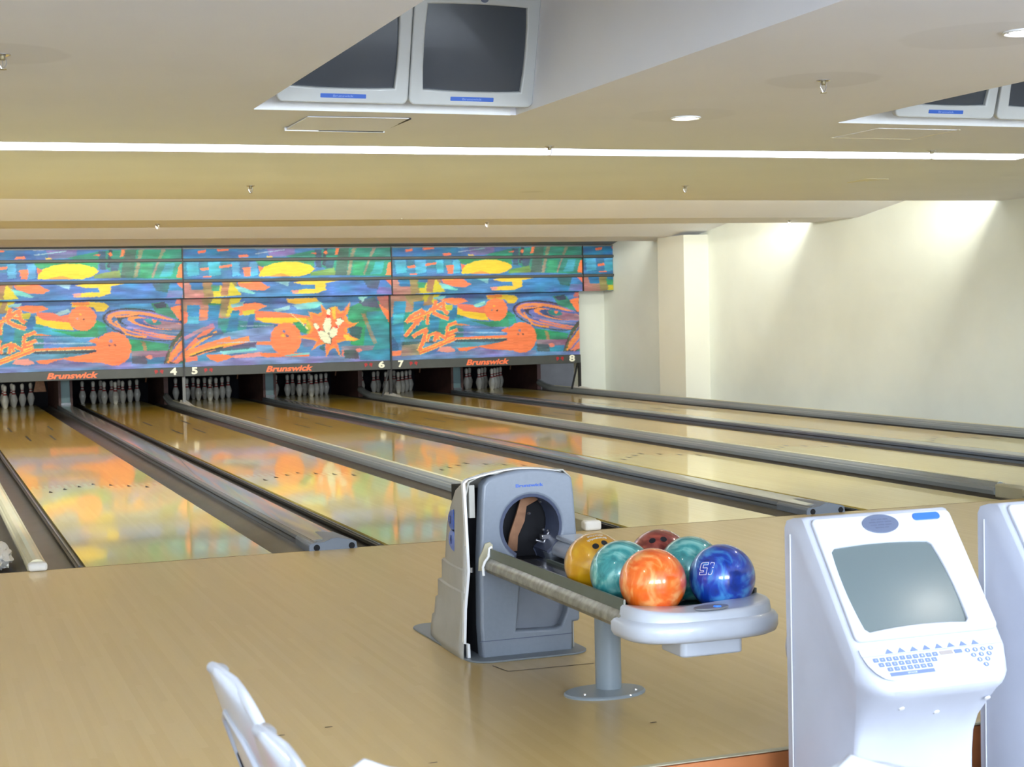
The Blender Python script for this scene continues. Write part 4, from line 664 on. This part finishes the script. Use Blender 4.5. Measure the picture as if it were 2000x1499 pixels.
# ------------------------------------------------------------------ ball rack
rk = thing('ball_rack', (0.03, -3.98, 0), 'steel railed ball rack with white curved end tray on a grey pedestal', 'ball rack')
ox, oy = 0.03, -3.98
def rail_prof(s):
    return [(s*.000, .455), (s*-.006, .455), (s*-.006, .418), (s*-.016, .410), (s*-.026, .396), (s*-.028, .378), (s*-.020, .364), (s*-.006, .360), (s*.004, .366), (s*.0, .38)]
for s, x in ((1, -0.198), (-1, 0.262)):
    MB().prism([(x-ox+a, z) for a, z in rail_prof(s)], -4.64-oy, -3.385-oy).build('side_rail', 'steel_worn', rk, smooth=30)
    MB().box(x-ox-(.0075 if s > 0 else -.0055), x-ox-(.0055 if s > 0 else -.0075), -4.64-oy, -3.385-oy, .418, .4555).build('rail_flange', 'steel_dark', rk)
MB().box(-0.198-ox, 0.262-ox, -4.66-oy, -3.285-oy, 0.366, 0.386).build('track_bed', 'bed_dark', rk)
MB().box(0.030-ox, 0.040-ox, -4.66-oy, -3.385-oy, 0.386, 0.398).build('centre_ridge', 'steel_dark', rk)
# mounting bracket and white trim at the machine end
me = planar([[(-.222, .356), (-.160, .356), (-.160, .455), (-.172, .468), (-.192, .462), (-.200, .440), (-.218, .405)]], .008, .002); xf(me, Matrix.Translation((-ox, -3.292-oy, 0)) @ UPR); setmat(me, 'beige_block'); link('mount_bracket', me, rk, smooth=30)
MB().tube([(-.232-ox, -3.385-oy, .352), (-.234-ox, -3.385-oy, .385), (-.226-ox, -3.385-oy, .405), (-.210-ox, -3.385-oy, .425), (-.206-ox, -3.385-oy, .456), (-.196-ox, -3.385-oy, .462)], .0055, 8).build('bracket_trim', 'trim_white', rk)
# white guard right of the opening
MB().prism([(0.085, .396), (0.215, .396), (0.215, .44), (0.185, .455), (0.11, .455), (0.085, .43)], -3.50, -3.30).build('guard', 'tray_white', rk, bevel=.012, seg=3).location = (-ox, -oy, 0)
MB().box(.105-ox, .215-ox, -3.48-oy, -3.30-oy, .456, .476).build('guard_cap', 'tray_white', rk, bevel=.006)
# pedestal
MB().lathe([(.047, .008), (.047, .37)], 32, 0.005, 0.02).build('post', 'post_grey', rk)
MB().rings([[(-.028+rx*math.cos(2*PI*i/40), -.02+ry*math.sin(2*PI*i/40), z) for i in range(40)] for rx, ry, z in ((.152, .108, 0), (.152, .108, .006), (.147, .103, .010))]).build('foot_plate', 'post_grey', rk)
for a in (-.12, .075): MB().lathe([(.006, .010), (.005, .014)], 10, a, -.055 if a < 0 else -.06).build('bolt_head', 'chrome', rk)
MB().box(-.05, .10, -.30, .20, .345, .366).build('support_arm', 'base_grey', rk)
# curved end tray
def plan(inset, n=44):
    xl, xr = -0.236+inset, 0.300-inset; o = []
    cxm = (xl+xr)/2; hw = (xr-xl)/2
    for i in range(n+1):                      # front: superellipse bulging towards -y
        a = PI+PI*i/n; ca, sa = math.cos(a), math.sin(a)
        e = 0.62
        x = cxm+hw*(abs(ca)**e)*(1 if ca >= 0 else -1); y = -4.66+(0.178-inset)*-(abs(sa)**0.78)
        o.append((x, y))
    return o
def tray_ring(inset, z, back):
    f_ = plan(inset); n = 44; cxm = .032
    b_ = []
    for i in range(n+1):                      # concave back edge hugging the front balls
        x = f_[-1][0]+(f_[0][0]-f_[-1][0])*i/n
        u = (x-cxm)/.27
        b_.append((x, back-0.075*max(0, 1-u*u)**.5))
    return [(x-ox, y-oy, z(x, y) if callable(z) else z) for x, y in f_+b_]
dz = lambda base: (lambda x, y: base+(0.018*abs((x-.03)/.27)**2.2))
MB().rings([tray_ring(.022, .335, -4.60), tray_ring(.006, .343, -4.60), tray_ring(.0, .358, -4.60), tray_ring(.0, .385, -4.60), tray_ring(.007, .396, -4.60), tray_ring(.020, .402, -4.60), tray_ring(.024, dz(.418), -4.60), tray_ring(.030, dz(.426), -4.60), tray_ring(.040, dz(.4275), -4.605)]).build('end_tray', 'tray_white', rk, smooth=50)
MB().prism(rrect(-.062, .155, -4.76, -4.60, .02), .278, .340, 'z').build('under_box', 'tray_white', rk, bevel=.006).location = (-ox, -oy, 0)
me = planar([oval(0, 0, .062, .034)], .006, .002); xf(me, Matrix.Translation((.034-ox, -4.775-oy, .4335)) @ Matrix.Rotation(R(8), 4, 'Z')); setmat(me, 'panel_grey'); cp = link('control_panel', me, rk, smooth=40)
MB().lathe([(.013, .4345), (.012, .4385), (.001, .439)], 20, .050-ox, -4.786-oy).build('reset_button', 'button_blue', cp)
me = planar([oval(0, 0, .0045, .0035, 12)], .001); xf(me, Matrix.Translation((.050-ox, -4.786-oy, .4395))); setmat(me, 'label_text'); link('button_mark', me, cp, smooth=0)

# ------------------------------------------------------------------ bowling balls
BR = 0.108
def ball(x, y, m, label, holes=(), texts=()):
    me = bpy.data.meshes.new('bowling_ball'); bm = bmesh.new(); bmesh.ops.create_uvsphere(bm, u_segments=64, v_segments=32, radius=BR); bm.to_mesh(me); bm.free()
    me.materials.append(MATS[m]); o = link('bowling_ball', me, None, smooth=80); o.location = (x, y, 0.386+BR)
    tag(o, label, 'bowling ball', 'balls on the rack')
    def frame(d, upv):
        d = Vector(d).normalized(); r_ = Vector(upv).cross(d).normalized(); u_ = d.cross(r_); return Matrix((r_, u_, d)).transposed().to_4x4()
    for d in holes:
        h = MB().lathe([(.0118, .0), (.0112, .0009), (.001, .0011)], 20).mesh('finger_hole'); xf(h, frame(d, (0, 0, 1)) @ Matrix.Translation((0, 0, BR-.0006))); setmat(h, 'black_void'); link('finger_hole', h, o)
    for body, d, w_, h_, rot, mt_, outl_ in texts:
        t_ = text_mesh(body, w_, h_, .0004, .02 if not outl_ else .0)
        if outl_:                              # engraved outline figures
            bm = bmesh.new(); bm.from_mesh(t_); bm.free()
        M_ = frame(d, (0, 0, 1)) @ Matrix.Rotation(rot, 4, 'Z')
        bm = bmesh.new(); bm.from_mesh(t_); bmesh.ops.subdivide_edges(bm, edges=[e for e in bm.edges if e.calc_length() > .008], cuts=2); bm.to_mesh(t_); bm.free()
        for v in t_.vertices:
            k_ = v.co.z; q = M_ @ Vector((v.co.x, v.co.y, BR)); v.co = q.normalized()*(BR+.0006+k_)
        setmat(t_, mt_); link('engraving', t_, o, smooth=0)
    return o
XA, XB = -0.076, 0.160
ball(XA, -4.585, 'ball_orange', 'glossy pearl orange bowling ball at the front left of the rack')
bb = ball(XB, -4.610, 'ball_blue', 'deep blue swirled bowling ball marked 15 at the front right of the rack')
ball(XA-.012, -4.372, 'ball_teal', 'pearly teal bowling ball behind the orange ball and beside the yellow one')
ball(XB-.006, -4.395, 'ball_teal', 'pearly teal bowling ball behind the blue ball')
cv = Vector(cam.location)
def face(x, y, du, dv):      # direction on a ball seen du right and dv up of its centre from the seats
    d = (cv-Vector((x, y, .494))).normalized(); r_ = d.cross(Vector((0, 0, 1))).normalized()*-1; u_ = r_.cross(d)*-1
    s_ = math.sqrt(max(0, 1-du*du-dv*dv)); return d*s_+r_*du+Vector((0, 0, 1)).cross(r_).cross(r_)*0+(d.cross(r_)*1 if d.cross(r_).z > 0 else -d.cross(r_))*dv
YX, YY = XA-.016, -4.158
ball(YX, YY, 'ball_yellow', 'mustard yellow bowling ball with white lettering, rearmost left on the rack', holes=(face(YX, YY, .02, .56), face(YX, YY, .30, .66)),
     texts=(('Brunswick', face(YX, YY, .06, .80), .075, .012, PI+.25, 'pin_white', False), ('AVIATOR', face(YX, YY, .0, .90), .06, .012, PI+.25, 'pin_white', False)))
RX_, RY_ = XB-.02, -4.185
ball(RX_, RY_, 'ball_red', 'brick red bowling ball with finger holes, rearmost right on the rack', holes=(face(RX_, RY_, -.22, .62), face(RX_, RY_, .14, .66)),
     texts=(('Brunswick', face(RX_, RY_, -.12, .20), .085, .014, 0, 'pin_white', False),))
# outlined "15", upside down on the blue ball
def outline_figures(ob, d, w_, h_, rot, lw):
    d = Vector(d).normalized(); r_ = Vector((0, 0, 1)).cross(d).normalized(); u_ = d.cross(r_); M_ = Matrix((r_, u_, d)).transposed().to_4x4() @ Matrix.Rotation(rot, 4, 'Z')
    one = [(0, 0), (.26, 0), (.26, 1), (.06, 1), (0, .84)]
    five = [(.42, 0), (.9, 0), (1.0, .1), (1.0, .56), (.9, .66), (.66, .66), (.66, .78), (.98, .78), (.98, 1), (.42, 1), (.42, .45), (.76, .45), (.76, .2), (.42, .2)]
    m_ = MB()
    for poly in (one, five):
        P = [(M_ @ Vector(((x-.5)*w_+(y-.5)*.006, (y-.5)*h_, BR))).normalized()*(BR+.0002) for x, y in poly]
        for a, b_ in zip(P, P[1:]+P[:1]): m_.tube([a, b_], lw, 6)
    m_.build('engraving', 'trim_white', ob, smooth=0)
outline_figures(bb, face(XB, -4.61, -.46, .26), .048, .041, PI+.10, .0009)

# ------------------------------------------------------------------ scoring consoles
KX0, KX1 = 0.115, 0.608
A1, B1 = Vector((0, -5.205, .757)), Vector((0, -5.448, .432)); D1 = (B1-A1).normalized(); N1 = Vector((0, D1.z, -D1.y)); N1 = N1 if N1.y < 0 else -N1
A2, B2 = B1, Vector((0, -5.55, .325)); D2 = (B2-A2).normalized(); N2_ = Vector((0, D2.z, -D2.y)); N2_ = N2_ if N2_.y < 0 else -N2_
def plane_M(A, D, N, off=0.0):                 # local (x, t down the slope, outwards)
    return Matrix(((1, 0, 0, 0), (0, -D.y, N.y, A.y), (0, -D.z, N.z, A.z), (0, 0, 0, 1))) @ Matrix.Translation((0, 0, off))
def kiosk():
    r = empty('scoring_console', (0.36, -5.25, -0.15)); T = Matrix.Translation((-0.36, 5.25, 0.15))
    # body: profile rings along x, nose rounded in plan, column narrower
    cxk = (KX0+KX1)/2; hw = (KX1-KX0)/2
    prof = [(-5.100, -.15, .0), (-5.100, .30, 0), (-5.095, .60, 0), (-5.095, .715, 0), (-5.108, .738, 0), (-5.150, .750, 0), (-5.195, .757, 0), (-5.212, .750, 0)]
    for i in range(1, 7): t_ = i/7; q = A1.lerp(B1, t_); prof.append((q.y, q.z, 0))
    prof += [(B1.y, B1.z, 0), (-5.485, .396, .15), (-5.520, .360, .55), (-5.548, .330, .95), (-5.556, .316, 1.0), (-5.550, .300, 1.0), (-5.525, .280, .8), (-5.480, .235, .45), (-5.440, .190, .2), (-5.415, .140, .05), (-5.404, .08, 0), (-5.402, .0, 0), (-5.405, -.15, 0)]
    ns = 28; rgs = []
    for j in range(ns+1):
        u = -math.cos(PI*j/ns); ring = []
        for i, (y, z, k_) in enumerate(prof):
            w_ = hw
            if z < .33 and i > 13: w_ = hw-(.006+.055*min(1, max(0, (.33-z)/.16)))*(1 if u > 0 else .55)
            rnd = .022*(1-max(0, 1-(abs(u)-.9)/.1)) if abs(u) > .9 else 0
            au = abs(u)
            push = k_*.085*(au**7)
            edge = .010*(max(0, (au-.93)/.07)**2) if i > 3 else 0
            ring.append((cxk+u*w_, y+push+(edge if y < -5.2 else 0), z-(edge*.6 if (6 <= i <= 15) else 0)))
        rgs.append(ring)
    b = MB(); b.rings(rgs); me = b.mesh('body'); xf(me, T); setmat(me, 'kiosk_white'); body = link('body', me, r, smooth=42)
    # raised screen surround
    def qb(p, c_, q, n_=7):
        p, c_, q = Vector(p), Vector(c_), Vector(q); return [tuple(p.lerp(c_, i/n_).lerp(c_.lerp(q, i/n_), i/n_)) for i in range(n_+1)]
    hole = qb((.170, -.1115), (.32, -.098), (.482, -.1115))+qb((.493, -.122), (.516, -.25), (.5085, -.366))+qb((.498, -.3755), (.34, -.359), (.180, -.3785))+qb((.1685, -.369), (.146, -.25), (.1565, -.124))
    outer = rrect(.128, .597, -.404, -.012, .018)
    me = planar([outer, hole[::-1]], .014, .005, 3); xf(me, T @ plane_M(A1, D1, N1, .006)); setmat(me, 'kiosk_face'); link('screen_surround', me, r, smooth=50)
    # curved tube glass
    g = MB(); n = 16; rows = []
    for j in range(n+1):
        v = j/n*2-1; row = []
        for i in range(n+1):
            u = i/n*2-1
            x = .3335+u*.190; t_ = .242+v*.145; row.append((x, -t_, .0015+.009*(1-.5*u*u-.5*v*v)))
        rows.append(row)
    g.rings(rows, close=False); me = g.mesh('screen'); xf(me, T @ plane_M(A1, D1, N1)); setmat(me, 'crt_glass'); link('screen', me, r, smooth=80)
    # speaker oval
    me = planar([oval(.347, -.046, .061, .031)], .004, .0015); xf(me, T @ plane_M(A1, D1, N1, .0145)); setmat(me, 'speaker_grey'); sp = link('speaker', me, r, smooth=40)
    m_ = MB()
    for i, (hw_2, yy) in enumerate(((.030, .0135), (.040, .0045), (.038, -.0045), (.024, -.0135))):
        for sgn in (-1, 0, 1):
            xx = .347+sgn*hw_2*.66; m_.box(xx-hw_2*.28, xx+hw_2*.28, -.046+yy-.0018, -.046+yy+.0018, .0164, .0170)
    me = m_.mesh('speaker_slots'); xf(me, T @ plane_M(A1, D1, N1)); setmat(me, 'speaker_slot'); link('speaker_slots', me, sp, smooth=0)
    me = planar([rrect(.463, .556, -.044, -.020, .0115)], .004, .001); xf(me, T @ plane_M(A1, D1, N1, .0145)); setmat(me, 'blue_badge'); link('badge', me, r, smooth=40)
    # keypad membrane
    pad = [(.128, -.022), (.128, -.040), (.135, -.070), (.150, -.098), (.170, -.117), (.195, -.126), (.50, -.126), (.53, -.122), (.562, -.100), (.580, -.068), (.585, -.040), (.585, -.022)]
    pad = [(x, y) for x, y in pad]
    me = planar([pad], .003, .001); xf(me, T @ plane_M(A2, D2, N2_, .003)); setmat(me, 'keypad_white'); kp = link('keypad', me, r, smooth=30)
    me = planar([[(.128, -.0448), (.585, -.0448), (.585, -.0458), (.128, -.0458)]], .0004); xf(me, T @ plane_M(A2, D2, N2_, .0048)); setmat(me, 'key_blue'); link('divide_line', me, kp, smooth=0)
    def key(poly, m_='key_blue', nm='key'):
        me = planar([poly], .001); xf(me, T @ plane_M(A2, D2, N2_, .0052)); setmat(me, m_); return link(nm, me, kp, smooth=0)
    for i in range(8):
        x = .216+i*.0404; key([(x-.013, -.042), (x+.013, -.042), (x, -.027)])
    for row, (x0, n_, y) in enumerate(((.165, 10, -.059), (.176, 9, -.075), (.197, 7, -.091))):
        for i in range(n_):
            x = x0+i*.0213; kk = key(rrect(x-.0082, x+.0082, y-.0062, y+.0062, .002, 2))
            lt = 'QWERTYUIOP,ASDFGHJKL,ZXCVBNM'.split(',')[row][i]
            me = text_mesh(lt, .004, .0055, .0004, .01); xf(me, T @ plane_M(A2, D2, N2_, .006) @ Matrix.Translation((x, y, 0))); setmat(me, 'keypad_white'); link('key_letter', me, kk, smooth=0)
    kk = key(rrect(.190, .332, -.113, -.102, .001, 2)); me = text_mesh('SPACE', .03, .005, .0004, .01); xf(me, T @ plane_M(A2, D2, N2_, .006) @ Matrix.Translation((.26, -.1075, 0))); setmat(me, 'keypad_white'); link('key_letter', me, kk, smooth=0)
    key(rrect(.373, .415, -.0635, -.0515, .002, 2), 'key_tan'); key(rrect(.421, .446, -.0635, -.0515, .002, 2))
    for x0, n_, y in ((.464, 4, -.0585), (.4765, 3, -.0750), (.489, 2, -.0915), (.5015, 1, -.108)):
        for i in range(n_):
            x = .0258*i+x0; kk = key(oval(x, y, .0085, .0068, 16)); me = planar([oval(x, y, .0022, .0045, 10)], .0004); xf(me, T @ plane_M(A2, D2, N2_, .006)); setmat(me, 'keypad_white'); link('key_letter', me, kk, smooth=0)
    # back bulge of the tube, column ribs, screws
    me = MB().rings([[(.30+.165*s_*math.cos(a), -5.10+dy, .345+.14*s_*math.sin(a)) for a in [2*PI*i/28 for i in range(28)]] for s_, dy in ((1.0, -.02), (1.0, .03), (.9, .075), (.6, .105), (.05, .115))]).mesh('rear_bulge'); xf(me, T); setmat(me, 'kiosk_white'); link('rear_bulge', me, r, smooth=50)
    m_ = MB()
    for i in range(5): m_.box(.20, .546, -5.4075, -5.403, .025-i*.026, .029-i*.026)
    me = m_.mesh('column_grooves'); xf(me, T); setmat(me, 'tv_side'); link('column_grooves', me, r, smooth=0)
    MB().tube([(KX0-.001-.36, -5.128+5.25, .15-.15), (KX0-.001-.36, -5.128+5.25, .70+.15)], .0022, 6).build('side_seam', 'kiosk_seam', r)
    for x, y, z in ((.243, -5.497, .252), (.520, -5.505, .255), (.375, -5.470, .222)):
        m_ = MB().lathe([(.009, -.002), (.008, .002), (.001, .003)], 12).mesh('screw'); xf(m_, T @ Matrix.Translation((x, y, z)) @ Matrix.Rotation(R(140), 4, 'X')); setmat(m_, 'trim_white'); link('screw', m_, r)
    return r
kA = kiosk(); kB = dup(kA); kB.location.x += 0.680
tag(kA, 'white scoring console with grey screen and keypad, right of the ball rack', 'scoring console', 'white scoring consoles')
tag(kB, 'white scoring console cut off by the right edge of the photo', 'scoring console', 'white scoring consoles')

# ------------------------------------------------------------------ overhead monitors
def monitor():
    r = empty('overhead_monitor', (0, 0, 0)); W2 = .353; H = .66
    MB().prism(rrect(-W2, W2, 0, H, .035), -.05, 0.0, 'z').build('dummy', 'tv_case')
    d = bpy.data.objects['dummy']; bpy.data.meshes.remove(d.data)
    def M(off=0): return Matrix.Rotation(R(90+17), 4, 'X') @ Matrix.Translation((0, 0, off))
    hole = [(-.276, .085), (-.14, .080), (0, .078), (.14, .080), (.276, .085), (.283, .20), (.285, .32), (.283, .43), (.276, .530), (.14, .535), (0, .537), (-.14, .535), (-.276, .530), (-.283, .43), (-.285, .32), (-.283, .20)]
    me = planar([rrect(-W2, W2, 0, H, .038), hole[::-1]], .05, .010, 3); xf(me, M(-.025)); setmat(me, 'tv_case'); link('bezel', me, r, smooth=40)
    m_ = MB(); m_.rings([[(a, b, -.045) for a, b in rrect(-W2+.004, W2-.004, .004, H-.004, .035)], [(a, b, -.12) for a, b in rrect(-W2+.02, W2-.02, .04, H-.02, .05)], [(a*.9, b*.8+.08, -.21) for a, b in rrect(-W2, W2, .0, H, .05)]])
    me = m_.mesh('case'); xf(me, M()); setmat(me, 'tv_side'); link('case', me, r, smooth=30)
    rows = []
    for j in range(13):
        v = j/6-1; rows.append([((i/6-1)*.29, .308+v*.235, -.030+.022*(1-.5*(i/6-1)**2-.5*v*v)) for i in range(13)])
    g = MB().rings(rows, close=False); me = g.mesh('screen'); xf(me, M()); setmat(me, 'tv_glass'); link('screen', me, r, smooth=80)
    me = planar([rrect(-.122, .122, .028, .050, .003, 3)], .003); xf(me, M(.001)); setmat(me, 'label_blue'); lb = link('name_label', me, r, smooth=0)
    me = text_mesh('Brunswick', .11, .012, .001, .02); xf(me, M(.003) @ Matrix.Translation((0, .039, 0))); setmat(me, 'label_text'); link('lettering', me, lb, smooth=0)
    me = planar([oval(.03, .565, .022, .016, 20)], .003); xf(me, M(.001)); setmat(me, 'speaker_grey'); link('sensor_oval', me, r, smooth=0)
    MB().box(-.03, .03, .18, .24, .5, .91).build('hanger', 'tv_side', r)
    return r
mons = [monitor()]
for i, (x, lb) in enumerate(((-.120, 'left of the centre pair, half hidden'), (.590, 'right of the centre pair, screen fully visible'), (3.605, 'left of the pair at upper right'), (4.330, 'rightmost, cut off by the photo edge'))):
    if i: mons.append(dup(mons[0]))
    mons[i].location = (x, -1.0, 2.482); tag(mons[i], 'grey overhead monitor in a ceiling recess, '+lb, 'monitor', 'overhead monitors')

# ------------------------------------------------------------------ ceiling fittings
def sprinkler():
    r = empty('sprinkler', (0, 0, 0))
    MB().lathe([(.034, 0), (.034, -.003), (.020, -.008), (.001, -.009)], 20).build('escutcheon', 'chrome', r)
    MB().lathe([(.012, -.006), (.013, -.020), (.009, -.024)], 14).build('nozzle', 'brass_worn', r)
    m_ = MB(); m_.tube([(-.014, 0, -.016), (-.016, 0, -.035), (-.004, 0, -.058)], .0028, 6); m_.tube([(.014, 0, -.016), (.016, 0, -.035), (.004, 0, -.058)], .0028, 6); m_.tube([(0, 0, -.02), (0, 0, -.058)], .002, 6)
    m_.build('yoke', 'chrome', r)
    MB().lathe([(.001, -.058), (.016, -.060), (.016, -.062), (.001, -.063)], 14).build('deflector', 'brass_worn', r); return r
sp0 = sprinkler()
SPR = [(1.965, -2.314, 'between the monitor recesses'), (-1.885, -2.27, 'at the left edge of the photo'), (.411, 4.13, 'left of centre beyond the bright slot'), (1.765, .815, 'just in front of the bright slot, centre'),
       (4.27, 3.82, 'right of centre beyond the bright slot'), (4.69, .69, 'in front of the bright slot at far right'), (.395, 9.45, 'on the far left soffit strip'), (4.29, 9.2, 'on the far middle soffit strip'), (8.25, 8.85, 'near the right wall top')]
for i, (x, y, lb) in enumerate(SPR):
    o = sp0 if i == 0 else dup(sp0)
    o.location = (x, y, HZ); tag(o, 'chrome sprinkler head on the ceiling, '+lb, 'sprinkler', 'ceiling sprinklers')
def downlight():
    r = empty('downlight', (0, 0, 0))
    MB().rings([[(rr_*math.cos(2*PI*i/32), rr_*math.sin(2*PI*i/32), z) for i in range(32)] for rr_, z in ((.088, 0), (.090, -.006), (.082, -.009), (.074, -.004), (.070, .03))], cap=False).build('trim_ring', 'trim_white', r)
    MB().lathe([(.074, .001), (.05, -.001), (.001, -.002)], 28).build('lamp', 'lamp_glow', r); return r
dl0 = downlight()
for i, (x, y, lb) in enumerate(((1.963, -.81, 'nearer the bright slot'), (2.055, -3.73, 'at the upper right edge'), (-2.0, -5.6, 'added out of view over the seats'), (2.05, -6.6, 'added out of view over the consoles'), (5.6, -3.73, 'added beyond the right edge'), (-5.6, -3.73, 'added beyond the left edge'))):  # last four are unseen lamps, added to light the approach
    o = dl0 if i == 0 else dup(dl0)
    o.location = (x, y, HZ); tag(o, 'round glowing ceiling downlight, '+lb, 'downlight', 'recessed downlights')
    aim(light('downlight_light', 'SPOT', (x, y, HZ-.02), 24, (1.0, .96, .88), spot_size=R(120), spot_blend=.8, shadow_soft_size=.07), (0, 0, -1))
# access hatch
h = thing('ceiling_hatch', (.096, -.24, HZ), 'white ceiling access hatch slightly ajar, beneath the centre monitors', 'ceiling hatch')
MB().quadslab([(-.29, -.27), (.29, -.29), (.29, .27), (-.29, .27)], [-.006, -.006, -.016, -.016], [-.003, -.003, -.006, -.006]).build('panel', 'ceiling_paint', h)
MB().box(-.30, .30, .262, .290, -.022, -.002).build('front_edge', 'trim_white', h)
MB().box(.285, .298, -.29, .26, -.010, -.001).build('side_gap', 'hatch_gap', h)
MB().box(-.10, .29, .255, .262, -.020, -.014).build('edge_gap', 'hatch_gap', h)
h = thing('ceiling_hatch', (3.74, -.24, HZ), 'closed ceiling access hatch with a faint pale outline, at upper right', 'ceiling hatch')
MB().box(-.30, .30, .24, .256, -.004, 0).box(.30, .31, -.3, .25, -.004, 0).build('frame_line', 'paint_chip', h); MB().box(-.29, .29, -.29, .24, -.003, 0).build('panel', 'ceiling_paint', h)
# flaking paint
pts = [(0, 0), (.07, -.02), (.15, -.01), (.20, .02), (.30, 0), (.38, .02), (.40, .10), (.34, .18), (.28, .30), (.24, .34), (.22, .26), (.19, .30), (.17, .42), (.13, .60), (.09, .52), (.05, .36), (.01, .22)]
pts = [(5.60+a*.62, 2.95+b*.75) for a, b in pts]
tag(MB().prism(pts, HZ-.002, HZ, 'z').build('peeling_paint', 'paint_chip'), 'ragged pale patch of flaking paint on the ceiling at upper right', 'paint patch')
for x, y, lb in ((.41, .14, 'right below the open hatch corner'), (3.0, 8.45, 'far away on the beam')):
    o = MB().lathe([(.010, 0), (.008, -.006), (.001, -.008)], 10).build('ceiling_screw', 'paint_chip'); o.location = (x, y, HZ); tag(o, 'tiny pale plastered screw spot on the ceiling, '+lb, 'screw')

# ------------------------------------------------------------------ bucket seats
def seat():
    r = empty('bucket_seat', (0, 0, 0))          # faces +x, back at x = 0, width along y
    def sh(s, t):                                # s across -1..1, t up 0..1
        hw = .25*(1-.04*t)*(1 if t < .70 else max(0.0, 1-((t-.70)/.30)**2.6)**(1/2.6))
        z = .30+t*.50+.018*t*(1-s*s)
        x = .10-.15*t-.02*t*t+.030*abs(s)**2.2
        return x, s*hw, z
    n, mm = 24, 22; tj = [math.sin(PI/2*j/mm) for j in range(mm+1)]; rows = [[sh(-1+2*i/n, tj[j]) for i in range(n+1)] for j in range(mm+1)]
    o = MB().rings(rows, close=False).build('backrest', 'seat_white', r, smooth=80); q = o.modifiers.new('t', 'SOLIDIFY'); q.thickness = .012; q.offset = 0
    rim = [sh(-1, t) for t in tj[:-1]]+[sh(0, 1)]+[sh(1, t) for t in tj[-2::-1]]
    MB().tube(rim, .011, 10).build('rim', 'seat_white', o, smooth=80)
    # recessed back panel ridge and purple lower cover on the rear side
    rg = [sh(s_, t_) for s_, t_ in [(-.70, .55), (-.60, .66), (-.40, .78), (0, .84), (.40, .78), (.60, .66), (.70, .55)]]
    MB().tube([(x-.008, y, z) for x, y, z in rg], .006, 8).build('back_ridge', 'seat_white', o, smooth=80)
    rows = [[(lambda p: (p[0]-.010, p[1], p[2]))(sh(-.93+1.86*i/10, j/8*(.58+.08*abs(i/5-1)))) for i in range(11)] for j in range(9)]
    MB().rings(rows, close=False).build('rear_cover', 'seat_purple', o, smooth=80)
    # pan
    rows = []
    for j in range(13):
        t = j/12; rows.append([(.10+.40*t-.02*abs(s)**2, s*(.245+.01*math.sin(PI*t))*(1 if t < .8 else math.sqrt(max(0.0, 1-((t-.8)/.22)**2))*.6+.4), .30-.02*math.sin(PI*t)+.05*abs(s)**3*(1-.3*t)-(.02*max(0, t-.85)/.15)) for s in [-1+2*i/14 for i in range(15)]])
    o2 = MB().rings(rows, close=False).build('seat_pan', 'seat_white', r, smooth=80); q = o2.modifiers.new('t', 'SOLIDIFY'); q.thickness = .014; q.offset = 0
    MB().lathe([(.03, 0), (.03, .27)], 16, .28, 0).build('pedestal', 'base_grey', r)
    MB().lathe([(.14, 0), (.13, .012), (.03, .02)], 24, .28, 0).build('foot_disc', 'base_grey', r)
    return r
s0 = seat(); seats = [(-1.700, -6.245, -.15, R(0), 'farthest left, most of its back visible'), (-1.715, -6.745, -.15, R(0), 'second from left, overlapping the first'), (-1.715, -7.20, -.15, R(-90), 'third from left, only a sliver of top showing'), (-.93, -7.18, -.15, R(-90), 'in front of the scoring console, only its rim showing')]
for i, (x, y, z, rz, lb) in enumerate(seats):
    o = s0 if i == 0 else dup(s0)
    o.location = (x, y, z); o.rotation_euler = (0, 0, rz); o.scale = (1, 1, 1.095 if i == 2 else .985 if i == 3 else 1.055); tag(o, 'white moulded plastic seat, '+lb, 'seat', 'white bucket seats')

# crumpled plastic bag in the gutter
bm = bmesh.new(); bmesh.ops.create_icosphere(bm, subdivisions=4, radius=1)
for v in bm.verts:
    n_ = mnoise.noise(v.co*2.3)*.35+mnoise.noise(v.co*6.0)*.16; v.co = Vector((v.co.x*.075, v.co.y*.42, max(v.co.z, -.6)*.06))*(1+n_)
me = bpy.data.meshes.new('plastic_bag'); bm.to_mesh(me); bm.free(); me.materials.append(MATS['white_plastic'])
o = link('plastic_bag', me, None, smooth=30); o.location = (-1.845, .75, .0); tag(o, 'crumpled white plastic bag lying in the gutter at the left edge', 'plastic bag')
